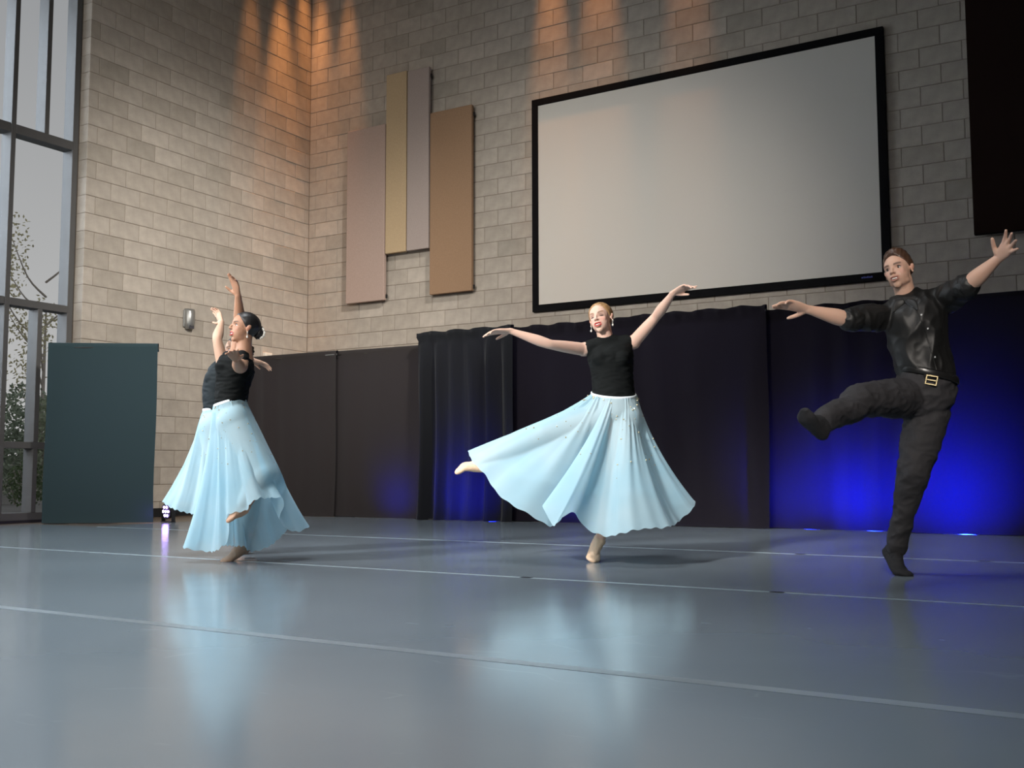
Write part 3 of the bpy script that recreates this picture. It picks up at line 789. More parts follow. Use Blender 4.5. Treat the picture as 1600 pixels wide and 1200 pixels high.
def leg(mb, hp, kn, an, k=1.0, g=0.0, r=None):
    hp, kn, an = V3(hp), V3(kn), V3(an)
    ax = unit(kn - hp); sh = unit(an - kn)
    calf = np.array([0, 0, 0.])
    bend = ax - sh; nb = np.linalg.norm(bend)
    back = unit(sh - ax) if nb > .1 else np.array([0, .6, 0])
    r = r or (.082, .078, .066, .052, .050, .053, .046, .034, .030)
    P = [hp, hp * .7 + kn * .3, hp * .35 + kn * .65, kn * .97 + hp * .03, kn * .9 + an * .1, kn * .68 + an * .32 + back * .012, kn * .45 + an * .55 + back * .008, kn * .15 + an * .85, an]
    mb.tube(P, [q * k + g for q in r], n=22)

def arm(mb, sh, el, wr, k=1.0, r=None):
    sh, el, wr = V3(sh), V3(el), V3(wr)
    r = r or (.044, .043, .039, .033, .034, .036, .029, .0215, .0205)
    mb.tube([sh, sh * .72 + el * .28, sh * .38 + el * .62, sh * .06 + el * .94, el * .93 + wr * .07, el * .7 + wr * .3, el * .4 + wr * .6, el * .1 + wr * .9, wr], [q * k for q in r], n=18)

def head(mb, c, A, H, male=False):
    T = lambda q: tuple(np.array(c) + np.array(A @ (Vector(q) * H)))
    S = tuple(A @ Vector((1, 0, 0)))
    def E(q, r): mb.ell(T(q), [x * H for x in r], A)
    E((0, -.07, .13), (.335, .41, .355)); E((0, .06, .10), (.30, .315, .33))
    E((0, .10, -.13), (.265, .255, .32)); E((0, .08, -.30), (.200 if not male else .230, .21, .15))
    E((0, .215, -.405), (.095, .085, .075 if not male else .085))
    for sx in (-1, 1):
        E((sx * .155, .205, -.09), (.095, .085, .10)); E((sx * (.155 if not male else .175), .05, -.30), (.070 if not male else .085, .12, .09))
        E((sx * .335, -.030, -.02), (.024, .065, .115)); E((sx * .372, -.060, .03), (.016, .060, .072)); E((sx * .350, -.030, -.115), (.020, .032, .038))
        E((sx * .045, .385, -.115), (.034, .034, .026))
    mb.tube([T(q) for q in ((0, .325, .07), (0, .365, .02), (0, .400, -.06), (0, .415, -.102))], [.026 * H, .030 * H, .037 * H, .040 * H], n=12)
    mb.tube([T(q) for q in ((-.20, .265, .10), (-.10, .325, .115), (0, .335, .085), (.10, .325, .115), (.20, .265, .10))], [(.030 if not male else .038) * H] * 5, n=10)
    mb.tube([T(q) for q in ((-.115, .305, -.232), (-.04, .362, -.212), (0, .366, -.218), (.04, .362, -.212), (.115, .305, -.232))], [.016 * H, .024 * H, .024 * H, .024 * H, .016 * H], n=10)
    mb.tube([T(q) for q in ((-.105, .305, -.245), (-.05, .340, -.300), (0, .350, -.312), (.05, .340, -.300), (.105, .305, -.245))], [.016 * H, .025 * H, .028 * H, .025 * H, .016 * H], n=10)

def dress_head(root, me, c, A, H, skin, lip, browc, blush, male=False, lids=False, shoe=None):
    """shape the face of the fused body and colour its vertices"""
    co = coords(me); Ai = np.array(A.transposed()); q = ((co - np.array(c)) @ Ai.T) / H
    x, y, z = q[:, 0], q[:, 1], q[:, 2]; ax = np.abs(x)
    fr = (y > .12) & (z > -.48) & (z < .42) & (ax < .34)
    dd = np.zeros(len(co))
    dd += .045 * np.exp(-((ax - .135) / .070) ** 2 - ((z - .02) / .048) ** 2)
    dd += .055 * np.exp(-(x / .085) ** 2 - ((z + .258 + .9 * ax ** 2 * -1) / .020) ** 2)
    dd += .010 * np.exp(-((ax - .12 - .25 * (-.12 - z)) / .02) ** 2 - ((z + .17) / .07) ** 2)
    dd += .018 * np.exp(-(x / .06) ** 2 - ((z + .355) / .022) ** 2)
    dd = np.where(fr, dd, 0)
    co2 = co - (np.array(A @ Vector((0, 1, 0))) * H)[None, :] * dd[:, None]
    set_coords(me, co2)
    col = np.tile(np.array([*skin, 1.0]), (len(co), 1))
    def blend(mask, c_): 
        m_ = np.clip(mask, 0, 1)[:, None]; col[:, :3] = col[:, :3] * (1 - m_) + np.array(c_)[None, :] * m_
    near = (np.abs(q).max(1) < .75)
    inface = near & (y > .15)
    sm = lambda v, a, b: np.clip((v - a) / (b - a), 0, 1)
    g = lambda v, s: np.exp(-(v / s) ** 2)
    blend(np.where(inface, .55 * g(ax - .18, .07) * g(z + .10, .06), 0), blush)
    lw = .125
    arc = z + .232 - .8 * (ax ** 2) * (-1)
    up = g(z + .224, .016) * sm(lw - ax, 0, .02); lo = g(z + .302 - 3.2 * ax ** 2, .019) * sm(lw - ax, 0, .02)
    blend(np.where(inface & (y > .27), np.maximum(up, lo) * 1.25, 0), lip)
    blend(np.where(inface & (y > .2), g(z + .260 - 1.3 * ax ** 2, .019) * sm(.095 - ax, 0, .02) * 1.2, 0), (.10, .02, .02))
    blend(np.where(inface, g(z - .108 - .22 * (ax - .13) * (1 if not male else .4) + 1.6 * (ax - .14) ** 2, .017 if not male else .022) * sm(ax, .045, .07) * sm(.235 - ax, 0, .03) * 1.1, 0), browc)
    blend(np.where(inface, .55 * g(ax - .14, .07) * g(z - .035, .030), 0), tuple(np.array(skin) * (.45, .33, .32)))  # eye socket shade put into the skin colour
    if lids:   # eyes lowered, dark lash line
        blend(np.where(inface, 1.2 * g(ax - .14, .065) * g(z - .004 - .9 * (ax - .14) ** 2 * -6, .012), 0), (.05, .025, .02))
    blend(np.where(near & (y < .1) & (ax > .30) & (np.abs(z + .02) < .06), .4, 0), tuple(np.array(skin) * (.95, .6, .55)))
    blend(np.where(near & (y > .34) & (z < -.11) & (z > -.16), .8 * g(ax - .045, .018), 0), tuple(np.array(skin) * (.4, .25, .25)))  # nostril shade painted into the skin colour
    if male: blend(np.where(near & (z < -.16) & (y > .02) & (z > -.5), .20 * sm(-.15 - z, 0, .1), 0), (.16, .085, .05))
    at = me.color_attributes.new('Col', 'FLOAT_COLOR', 'POINT')
    at.data.foreach_set('color', col.astype(np.float32).ravel())
    T = lambda p: tuple(np.array(c) + np.array(A @ (Vector(p) * H)))
    if not lids:
        for sx in (-1, 1):
            e = MB().ell(T((sx * .135, .236, .014)), [.056 * H] * 3, A).build('eye', mat('eye_white', (.50, .47, .45), .25), root, True)
            MB().ell(T((sx * .135 - .006, .280, .010)), [.026 * H, .016 * H, .026 * H], A, 12, 8).build('iris', mat('dark_iris', (.04, .022, .014), .15), e, True)
            MB().tube([T((sx * .080, .276, .022)), T((sx * .135, .302, .048)), T((sx * .195, .265, .024))], [.005 * H, .008 * H, .005 * H], n=8).build('eyelashes', mat('lash', (.02, .012, .01), .6), e, True)
    else:
        for sx in (-1, 1):
            MB().tube([T((sx * .080, .272, .004)), T((sx * .135, .298, -.012)), T((sx * .200, .255, .004))], [.006 * H, .010 * H, .006 * H], n=8).build('eyelashes', mat('lash', (.02, .012, .01), .6), root, True)
    tb = MB()
    tb.tube([T((-.082, .296, -.240)), T((-.04, .325, -.250)), T((0, .332, -.254)), T((.04, .325, -.250)), T((.082, .296, -.240))], [(.013 * H, .017 * H)] * 5, sides=tuple(A @ Vector((0, 1, 0))), n=10)
    tb.build('teeth', mat('teeth', (.82, .78, .72), .3), root, True)

def hair(root, c, A, H, col, male=False, bun=None, name='hair'):
    T = lambda q: tuple(np.array(c) + np.array(A @ (Vector(q) * H)))
    nu, nv = 96, 64; v = []; f = []
    for j in range(nv + 1):
        th = PI * j / nv
        for i in range(nu):
            ph = 2 * PI * i / nu; d = np.array([math.sin(th) * math.cos(ph), math.sin(th) * math.sin(ph), math.cos(th)])
            p = np.array([d[0] * .345, d[1] * .415 - .065, d[2] * .365 + .13])
            if male:
                gl = p[2] - 1.15 * p[1] - .0 + .05 - (.10 * max(0, 1 - abs(p[0]) / .2) if p[1] > 0 else 0)
            else:
                gl = p[2] - 1.30 * p[1] + .055 - .035 * math.cos(p[0] * 9) * (1 if p[1] > 0 else 0)
            if not male and p[1] < -.05: gl = min(gl, p[2] + .26 - .0)
            if male and p[1] < 0: gl = min(gl, p[2] + .20)
            t = max(0, min(1, gl / .055)); t = t * t * (3 - 2 * t)
            k = .90 + t * (.155 if not male else .125)
            st = .006 * math.sin((p[0] * 60) + 6 * math.sin(p[2] * 7)) * t
            if male:
                top = max(0, (p[2] - .28) / .2); front = max(0, min(1, (p[1] + .25) / .4))
                k += t * (.12 * top + .20 * top * front + .014 * math.sin(p[0] * 46 + p[1] * 16) + .012 * math.sin(p[0] * 83 - p[1] * 22 + 1))
            q = np.array([d[0] * .345 * (k + st), d[1] * .415 * (k + st) - .065, d[2] * .365 * (k + st) + .13])
            if male and q[2] > .42: q[1] += .10 * (q[2] - .42) * 2; q[0] += .03 * (q[2] - .42) * 4
            v.append(T(q))
    for j in range(nv):
        for i in range(nu): f.append((j * nu + i, (j + 1) * nu + i, (j + 1) * nu + (i + 1) % nu, j * nu + (i + 1) % nu))
    hm = mat(name + '_mat_%d' % int(col[0] * 1000), col, .42, spec=.5, noise_s=24, noise_a=.35, bump=.6, bump_s=60, stretch=(1, .22, .5))
    h = MB().add(v, f).build(name, hm, root, True)
    if bun:
        bc, br = bun
        b_ = MB().ell(T(bc), [br * H * .85, br * H * .62, br * H], A, 28, 18)
        bo = b_.build('hair_bun', hm, root, True)
        cc = coords(bo.data); 
        set_coords(bo.data, cc + normals(bo.data) * np.array([.0035 * math.sin(p[2] * 260 + p[0] * 120) for p in cc])[:, None])
    return h

def torso(mb, J, Sh, Ss, rad, top=True):
    """rad: list of half width / half depth at hip-low, hip, waist, rib, chest, upper chest, neck base"""
    hp = (V3(J['hp1']) + V3(J['hp2'])) / 2
    ne, ch = V3(J['neck']), V3(J['chest'])
    P = [hp - np.array([0, 0, .03]), V3(J['hip']), V3(J['waist']), V3(J['rib']), ch, ch * .45 + ne * .55, ch * .16 + ne * .84]
    S = [Sh, Sh, Sh * .7 + Ss * .3, Sh * .3 + Ss * .7, Ss, Ss, Ss]
    mb.tube(P if top else P[:6], rad if top else rad[:6], sides=S if top else S[:6], n=28, caps=True)

Zu = np.array([0, 0, 1.])
def person(key, loc_label, spec):
    D = FIG[key]; root = tag(empty('person', (*D['origin'], 0), D['rot']), loc_label, 'person')
    if spec.get('group'): root['group'] = spec['group']
    J = D; A = head_axes(*spec['head']); H = spec['H']; c = np.array(V3(J['head']))
    Ss = unit(V3(J['shR']) - V3(J['shL'])); Sh = unit(np.array(spec['hips'], float))
    male = spec.get('male', False)
    body = MB()
    head(body, c, A, H, male)
    ne = V3(J['neck']); nk = .047 if not male else .052
    skull = c + np.array(A @ Vector((0, -.08 * H, -.22 * H)))
    body.tube([ne - unit(skull - ne) * .05, ne, ne * .5 + skull * .5, skull], [nk * 1.35, nk * 1.08, nk * .97, nk], n=20)
    torso(body, J, Sh, Ss, [(a_ * spec.get('tk', 1), b_ * spec.get('tk', 1)) for a_, b_ in spec['rad']])
    for a, b, w_ in (('shL', 'elL', 'wrL'), ('shR', 'elR', 'wrR')):
        body.tube([V3(J['chest']) * .16 + ne * .84, V3(J[a]) * .5 + ne * .5 - np.array([0, 0, .012]), V3(J[a])], [.040, .040, .043], n=16)
        arm(body, J[a], J[b], J[w_], spec.get('armk', 1.0))
    for hk, w_ in (('haL', 'wrL'), ('haR', 'wrR')):
        hs = spec[hk]; hand(body, J[w_], J[hk], **hs)
    for i in '12':
        leg(body, J['hp' + i], J['kn' + i], J['an' + i], spec.get('legk', 1.0))
        foot(body, J['an' + i], J['he' + i], J['ba' + i], J['to' + i], spec.get('footk', 1.0), sh=V3(J['kn' + i]))
    for q in spec.get('bust', []):
        body.ell(V3(J['chest']) + np.array(q[:3]), q[3:])
    me = body.fuse('body', .0042, 4, .5)
    dress_head(root, me, c, A, H, spec['skin'], spec['lip'], spec['brow'], spec['blush'], male, spec.get('lids', False))
    link('body', me, SKIN, root)
    hair(root, c, A, H, spec['hair'], male, spec.get('bun'))
    return root, J, A, H, c, Ss, Sh

LEO = mat('black_leotard', (.006, .007, .007), .8, spec=.12, bump=.2, bump_s=300)
def leotard(root, J, Ss, Sh, rad, bust, name='bodice', cap=.52, wr=.004, m=None, boat=False):
    mb = MB(); r = [(a + .007, b + .007) for a, b in rad]
    r[5] = (rad[5][0] + .006, rad[5][1] + .006)
    wa, ch_, nn = V3(J['waist']), V3(J['chest']), V3(J['neck'])
    mb.tube([wa + unit(wa - V3(J['rib'])) * .045, wa, V3(J['rib']), ch_, ch_ * .45 + nn * .55, ch_ * .27 + nn * .73], [(r[2][0] - .001, r[2][1] - .001)] + r[2:6] + [(.092, .058)], sides=[Sh * .7 + Ss * .3, Sh * .7 + Ss * .3, Sh * .3 + Ss * .7, Ss, Ss, Ss], n=28, caps=False)
    ne = V3(J['neck'])
    for a in ('shL', 'shR'):
        s_ = V3(J[a]); b0 = V3(J['chest']) * .30 + ne * .70
        mb.tube([b0, b0 * (1 - cap) + s_ * cap + np.array([0, 0, .004]), b0 * (1 - cap - .22) + s_ * (cap + .22)], [.050, .050, .0500], n=16)
    if boat: mb.tube([V3(J['shL']) * .58 + ne * .42 - Zu * .004, ch_ * .08 + nn * .92 + np.array([0, -.006, -.006]), V3(J['shR']) * .58 + ne * .42 - Zu * .004], [.040, .054, .040], n=18)
    for q in bust: mb.ell(V3(J['chest']) + np.array(q[:3]), [x + .007 for x in q[3:]])
    me = mb.fuse(name, .006, 5)
    if wr: wrinkle(me, wr, 14, (1, 1, 3))
    return link(name, me, m or LEO, root)

def chiffon():
    m = bpy.data.materials.new('pale_blue_chiffon'); nt, b = nodes(m); L = nt.links; N = nt.nodes.new
    tc = N('ShaderNodeTexCoord'); n = N('ShaderNodeTexNoise'); n.inputs['Scale'].default_value = 3; L.new(tc.outputs['Object'], n.inputs[0])
    cr = N('ShaderNodeValToRGB'); L.new(n.outputs[0], cr.inputs[0]); e = cr.color_ramp.elements
    e[0].position = .3; e[0].color = (.44, .70, .82, 1); e[1].position = .7; e[1].color = (.58, .78, .86, 1)
    L.new(cr.outputs[0], b.inputs['Base Color']); b.inputs['Roughness'].default_value = .65; b.inputs['Specular IOR Level'].default_value = .25
    b.inputs['Sheen Weight'].default_value = .3
    t = N('ShaderNodeBsdfTranslucent'); L.new(cr.outputs[0], t.inputs[0])
    mx = N('ShaderNodeMixShader'); mx.inputs[0].default_value = .42; L.new(b.outputs[0], mx.inputs[1]); L.new(t.outputs[0], mx.inputs[2])
    tr = N('ShaderNodeBsdfTransparent'); tr.inputs[0].default_value = (.93, .97, 1, 1)
    # woven sheer: more cloth is crossed when it is seen edge-on
    lw = N('ShaderNodeLayerWeight'); lw.inputs[0].default_value = .35
    mr = N('ShaderNodeMapRange'); mr.inputs[1].default_value = 0; mr.inputs[2].default_value = .6; mr.inputs[3].default_value = .25; mr.inputs[4].default_value = .04; L.new(lw.outputs['Facing'], mr.inputs[0])
    m2 = N('ShaderNodeMixShader'); L.new(mr.outputs[0], m2.inputs[0]); L.new(mx.outputs[0], m2.inputs[1]); L.new(tr.outputs[0], m2.inputs[2])
    L.new(m2.outputs[0], nt.nodes['Material Output'].inputs[0])
    return m
CHIF = chiffon()
def skirt(root, J, wc, wax, way, ra, rb, hem, sag=.07, seed=0, fold=.016, nfold=17, hipdrop=.10, hipr=None, frng=None, sagl=1.0, nb=120, bs=1.0):
    """wc waist centre; wax / way axes of the waist ellipse; hem = closed loop of (x, y, z, angle)"""
    wc = np.array(wc, float); wax = unit(np.array(wax, float)); way = np.array(way, float); way = unit(way - wax * np.dot(way, wax)); wn = np.cross(wax, way)
    if wn[2] > 0: wn = -wn
    H_ = [np.array(h, float) for h in hem]; A0 = H_[0][3]
    ext = [H_[-1] - np.array([0, 0, 0, 360]), *H_, H_[0] + np.array([0, 0, 0, 360]), H_[1] + np.array([0, 0, 0, 360])]
    n, nt_ = 640, 72
    cen = np.mean([h[:3] for h in H_], 0)
    rr = random.Random(seed)
    P0, P1, P2 = [], [], []; angs = []
    for k in range(n):
        a = A0 + 360 * k / n
        i = 1
        while not (ext[i][3] <= a < ext[i + 1][3]): i += 1
        t = (a - ext[i][3]) / (ext[i + 1][3] - ext[i][3])
        p0, p1, p2, p3 = ext[i - 1][:3], ext[i][:3], ext[i + 1][:3], ext[i + 2][:3] if i + 2 < len(ext) else ext[i + 1][:3]
        h = .5 * (2 * p1 + (p2 - p0) * t + (2 * p0 - 5 * p1 + 4 * p2 - p3) * t * t + (3 * p1 - p0 - 3 * p2 + p3) * t ** 3)
        h = h * .8 + (p1 * (1 - t) + p2 * t) * .2
        ar = math.radians(a)
        w0 = wc + wax * math.cos(ar) * ra + way * math.sin(ar) * rb
        out = wax * math.cos(ar) + way * math.sin(ar)
        hipq = wc + (wax * math.cos(ar) * (ra + .025) + way * math.sin(ar) * (rb + .03)) + wn * (hipdrop if hipr is None else hipdrop + (hipr - hipdrop) * max(0, math.cos(ar)))
        P0.append(w0); P1.append(hipq); P2.append(h); angs.append(ar)
    v = []
    ph = [(rr.randint(nfold // 2, int(nfold * 1.7)), rr.uniform(0, 6.28), rr.uniform(.4, 1)) for _ in range(5)]
    for j in range(nt_ + 1):
        t = j / nt_
        for k in range(n):
            w0, hq, h = P0[k], P1[k], P2[k]
            mid = (w0 + h) / 2; dn = np.array([wc[0] * .6 + cen[0] * .4, wc[1] * .6 + cen[1] * .4, cen[2]]) - mid
            c1 = w0 * .15 + hq * .75 + (w0 + (h - w0) * .3) * .10
            c2 = mid * .75 + h * .25 + unit(dn) * sag * (1 - (1 - sagl) * max(0, -math.cos(angs[k])) ** 2)
            p = (1 - t) ** 3 * w0 + 3 * (1 - t) ** 2 * t * c1 + 3 * (1 - t) * t * t * c2 + t ** 3 * h
            v.append(p)
    Vv = np.array(v).reshape(nt_ + 1, n, 3)
    ds = np.roll(Vv, -1, 1) - np.roll(Vv, 1, 1); dt = np.gradient(Vv, axis=0)
    N_ = np.cross(ds, dt); N_ /= (np.linalg.norm(N_, axis=2, keepdims=True) + 1e-9)
    S_ = np.zeros((nt_ + 1, n))
    kk = np.arange(n) / n * 2 * PI
    for (fr, p_, am) in ph: S_ += am * np.sin(fr * kk[None, :] + p_ + .35 * np.sin(2.2 * np.linspace(0, 1, nt_ + 1) * 2 + p_)[:, None])
    S_ /= 2.2; S_ = np.sign(S_) * np.abs(S_) ** .8
    tt = np.linspace(0, 1, nt_ + 1)[:, None]
    S_ += .22 * np.sin(47 * kk[None, :] + 2 * tt) * (1 - tt) ** 2 + .08 * np.sin(31 * kk[None, :])
    amp = fold * (.22 + .95 * tt ** .8)
    Vv = Vv + N_ * (S_ * amp)[:, :, None]
    # a narrow rolled edge makes the hem wavy
    Vv[-1] += np.array([0, 0, 1])[None, :] * (.004 * np.sin(50 * kk))[:, None]
    # drape over the legs, then over the hips
    P = Vv.reshape(-1, 3); frng = frng or {}
    tj = np.repeat(np.arange(nt_ + 1) / nt_, n)
    need = np.zeros(len(P))
    for i in '12':
        q0, q1 = frng.get(i, (180, 360)); fr1 = np.array([q0 <= math.degrees(a) < q1 or q0 <= math.degrees(a) + 360 < q1 for a in angs])
        fr_ = np.broadcast_to(fr1[None, :], (nt_ + 1, n)).reshape(-1)
        for a_, b_, ra_, rb_ in (('hp', 'kn', .092, .066), ('kn', 'an', .066, .042)):
            a0, b0 = V3(J[a_ + i]), V3(J[b_ + i]); ab = b0 - a0; ab2 = ab[[0, 2]]
            t_ = np.clip(((P[:, [0, 2]] - a0[[0, 2]]) @ ab2) / (ab2 @ ab2 + 1e-9), 0, 1)
            d_ = np.linalg.norm(P[:, [0, 2]] - (a0[[0, 2]] + t_[:, None] * ab2), axis=1); ya = a0[1] + ab[1] * t_
            Rr_ = ra_ + (rb_ - ra_) * t_ + .020; Rw = Rr_ * 1.9
            hgt = np.where(d_ < Rr_, np.sqrt(np.maximum(Rr_ ** 2 - d_ ** 2, 0)), 0)
            sm_ = np.clip((Rw - d_) / (Rw - Rr_ * .75), 0, 1); sm_ = sm_ * sm_ * (3 - 2 * sm_)
            yf = np.where(fr_, ya - hgt, ya + hgt)
            delta = np.where(fr_, np.minimum(0, yf - P[:, 1]), np.maximum(0, yf - P[:, 1])) * sm_
            P[:, 1] += np.where(tj > .06, delta, 0)
    body_o = [q for q in root.children if q.name.startswith('body')][0]
    bvh = BVHTree.FromPolygons([tuple(q) for q in coords(body_o.data)], [tuple(q.vertices) for q in body_o.data.polygons])
    for i in range(n, len(P)):
        h = bvh.find_nearest(Vector(P[i]), .09)
        if h[0] is not None:
            dv = (Vector(P[i]) - h[0]).dot(h[1])
            if dv < .007: P[i] = h[0] + h[1] * .008
    Vv = P.reshape(nt_ + 1, n, 3)
    for _ in range(3):
        Vs = Vv.copy(); Vs[1:-1] = Vv[1:-1] * .5 + (Vv[:-2] + Vv[2:] + np.roll(Vv, 1, 1)[1:-1] + np.roll(Vv, -1, 1)[1:-1]) * .125; Vv = Vs
    f = [(j * n + k, j * n + (k + 1) % n, (j + 1) * n + (k + 1) % n, (j + 1) * n + k) for j in range(nt_) for k in range(n)]
    me = bpy.data.meshes.new('skirt'); me.from_pydata([tuple(q) for q in Vv.reshape(-1, 3)], [], f); me.update()
    o = link('skirt', me, CHIF, root, True)
    # waistband
    wb = [tuple(wc + wax * math.cos(a) * (ra + .003) + way * math.sin(a) * (rb + .003) - wn * .002) for a in [2 * PI * i / 40 for i in range(41)]]
    MB().tube(wb, [(.004, .009)] * 41, sides=[tuple(wax * math.cos(a) + way * math.sin(a)) for a in [2 * PI * i / 40 for i in range(41)]], n=8, sub=1, caps=False).build('waistband', mat('white_satin', (.78, .84, .88), .35), o, True)
    # sewn beads
    bd = MB(); 
    for _ in range(nb):
        j = int(nt_ * (.03 + .62 * rr.random() ** 1.2)); k = rr.randrange(n); p = Vv[j, k]; q = p + N_[j, k] * .002
        for sg in (1, -1): pass
        out = N_[j, k] * (1 if np.dot(N_[j, k], p - (wc + (cen - wc) * j / nt_)) > 0 else -1)
        rad = bs * rr.choice((.0024, .0034, .0046)); bd.ell(p + out * rad * .7, [rad] * 3, None, 8, 6)
    bm_ = mat('gold_bead', (.80, .70, .45), .2, .6)
    stuff(bd.build('beads', bm_, o, True))
    return o

def shoe(root, J, i, m, k=1.0, nm='ballet_shoe', full=True):
    mb = MB(); an, he, ba, to = [V3(J[q + i]) for q in ('an', 'he', 'ba', 'to')]
    sd = np.cross(unit(to - he), unit(V3(J['kn' + i]) - an))
    if np.linalg.norm(sd) < .25: sd = np.array([.25, -1, .0])
    sd = unit(sd); g = .0035
    mb.tube([he, he * .55 + ba * .45, ba, ba * .4 + to * .6, to], [(.026 * k + g, .024 * k + g), (.030 * k + g, .025 * k + g), (.039 * k + g, .019 * k + g), (.034 * k + g, .014 * k + g), (.022 * k + g, .010 * k + g)], sides=sd, n=18)
    if full:
        mb.tube([an * .75 + V3(J['kn' + i]) * .25 if nm == 'sock' else an, an, an * .5 + he * .5, he], [.036 * k + g, .031 * k + g, .030 * k + g, .025 * k + g], n=16)
        mb.tube([an, an * .45 + (he * .3 + ba * .7) * .55, ba], [.030 * k + g, .027 * k + g, .019 * k + g], n=14)
    else:
        mb.tube([an * .35 + (he * .3 + ba * .7) * .65, ba], [.021 * k + g, .019 * k + g], n=14)
    me = mb.fuse(nm, .004, 4); wrinkle(me, .002, 40)
    return link(nm, me, m, root)

def earring(root, c, A, H, sx):
    T = lambda q: tuple(np.array(c) + np.array(A @ (Vector(q) * H)))
    G = mat('crystal', (.85, .82, .75), .1, .3)
    MB().cyl(T((sx * .352, -.03, -.15)), np.array(T((sx * .352, -.03, -.15))) - np.array([0, 0, .10 * H]), .0012, n=8).ell(T((sx * .36, -.03, -.14)), [.0035] * 3, None, 10, 8).ell(np.array(T((sx * .352, -.03, -.15))) - np.array([0, 0, .13 * H]), [.0055, .0055, .008], None, 12, 8).build('earring', G, root, True)

LIGHT = (.62, .40, .31); TAN = (.40, .215, .135); FAIR = (.56, .35, .26)
NUDE = mat('beige_shoe_leather', (.66, .45, .30), .5, noise_s=30, noise_a=.08, bump=.3, bump_s=60)
NUDE2 = mat('tan_shoe_leather', (.52, .30, .19), .5, noise_s=30, noise_a=.08, bump=.3, bump_s=60)

# --- the blonde dancer in the middle
radW = [(.085, .08), (.150, .108), (.120, .088), (.118, .092), (.132, .104), (.118, .080), (.062, .052)]
bustW = [(-.055, -.062, -.02, .052, .045, .050), (.055, -.062, -.02, .052, .045, .050)]
root, J, A, H, c, Ss, Sh = person('W', 'smiling blonde dancer in black top and pale blue skirt, one leg raised sideways', dict(
    head=((-.40, -.90, .10), (-.20, .05, 1)), H=.198, hips=(1, .15, .0), rad=radW, bust=bustW, armk=.87, legk=.98, footk=.95, lids=True,
    haL=dict(nrm=(0, -.3, -1), L=.165, side=-1, curl=.18, thumb_out=.7, curls=(.1, .22, .3, .35), sc=.9),
    haR=dict(nrm=(0, -.4, -1), L=.155, side=1, curl=.3, thumb_out=.5, curls=(.05, .3, .4, .35), sc=.88),
    skin=LIGHT, lip=(.52, .03, .03), brow=(.20, .10, .05), blush=(.62, .27, .22), hair=(.30, .17, .075), bun=((0, -.47, .20), .17)))
leotard(root, J, Ss, Sh, radW, bustW, boat=True)
skirt(root, J, V3(J['waist']) + (0, 0, -.002), (1, 0, -.06), (0, 1, .30), .129, .100, J['hem'], .055, 4, .042, 9, hipdrop=.07, hipr=.20, sagl=.35)
shoe(root, J, '1', NUDE, .98); shoe(root, J, '2', NUDE, 1.0)
earring(root, c, A, H, 1); earring(root, c, A, H, -1)

# --- the dark haired dancer in front on the left
radA = [(.085, .085), (.145, .105), (.112, .086), (.112, .096), (.128, .106), (.112, .082), (.060, .052)]
bustA = [(-.070, -.05, -.01, .045, .048, .048), (-.070, .05, -.01, .045, .048, .048)]
root, J, A, H, c, Ss, Sh = person('A', 'dark-haired dancer in profile with pearl hair comb, front one of the pair', dict(
    head=((-.92, -.30, .20), (.16, .0, 1)), H=.200, hips=(.12, 1, 0), rad=radA, bust=bustA, armk=.98, legk=.98, footk=.95,
    haL=dict(nrm=(.3, .2, -.9), L=.15, side=1, curl=.25, thumb_out=.7, sc=.9),
    haR=dict(nrm=(-.6, -.6, -.1), L=.155, side=-1, curl=.12, thumb_out=1.3, curls=(.05, .15, .28, .32), sc=.88),
    skin=TAN, lip=(.42, .03, .05), brow=(.03, .018, .012), blush=(.45, .18, .12), hair=(.010, .009, .009), bun=((0, -.47, .0), .23)))
leotard(root, J, Ss, Sh, radA, bustA, wr=.009)
skirt(root, J, V3(J['waist']) + (-.012, 0, -.005), (1, 0, .30), (0, 1, 0), .086, .115, J['hem'], .05, 9, .030, 9, hipdrop=.12, frng={'2': (180, 487)}, nb=70, bs=.8)
shoe(root, J, '1', NUDE2, .96); shoe(root, J, '2', NUDE2, .96)
earring(root, c, A, H, 1)
pins = MB(); T = lambda q: np.array(c) + np.array(A @ (Vector(q) * H))
for i in range(9):
    t = i / 8; p = T((.155 + .03 * math.sin(3 * t), -.52 - .08 * math.sin(PI * t), .13 - .32 * t)); pins.ell(p, [.0055 + .002 * (i % 2)] * 3, None, 10, 8)
pins.build('pearl_comb', mat('pearl', (.85, .82, .74), .25), root, True)['label'] = 'curved row of pearls along the bun'

# --- the dancer half hidden behind her
radB = [(.085, .085), (.145, .105), (.110, .078), (.110, .092), (.126, .100), (.108, .078), (.058, .050)]
bustB = [(-.072, -.05, -.03, .042, .045, .045), (-.072, .05, -.03, .042, .045, .045)]
root, J, A, H, c, Ss, Sh = person('B', 'dancer mostly hidden behind the dark-haired one, raised arm and blue skirt showing at left', dict(
    head=((-.95, -.28, .05), (.10, .0, 1)), H=.192, hips=(.10, 1, 0), rad=radB, bust=bustB, armk=.93, legk=.93, footk=.92,
    haL=dict(nrm=(-.7, -.5, -.1), L=.150, side=-1, curl=.3, thumb_out=1.1, curls=(.1, .35, .5, .6), sc=.86),
    haR=dict(nrm=(0, -.3, -1), L=.150, side=1, curl=.2, thumb_out=.6, sc=.86),
    skin=(.50, .31, .22), lip=(.42, .04, .05), brow=(.05, .03, .02), blush=(.5, .22, .17), hair=(.035, .022, .014), bun=((0, -.49, .05), .20)))
leotard(root, J, Ss, Sh, radB, bustB, wr=.004, m=mat('black_leotard_slate', (.008, .013, .016), .7, spec=.2, bump=.2, bump_s=300))
skirt(root, J, V3(J['waist']) + (0, 0, -.005), (1, 0, .03), (0, 1, 0), .084, .110, J['hem'], .055, 12, .028, 9, hipdrop=.11, nb=60, bs=.8)
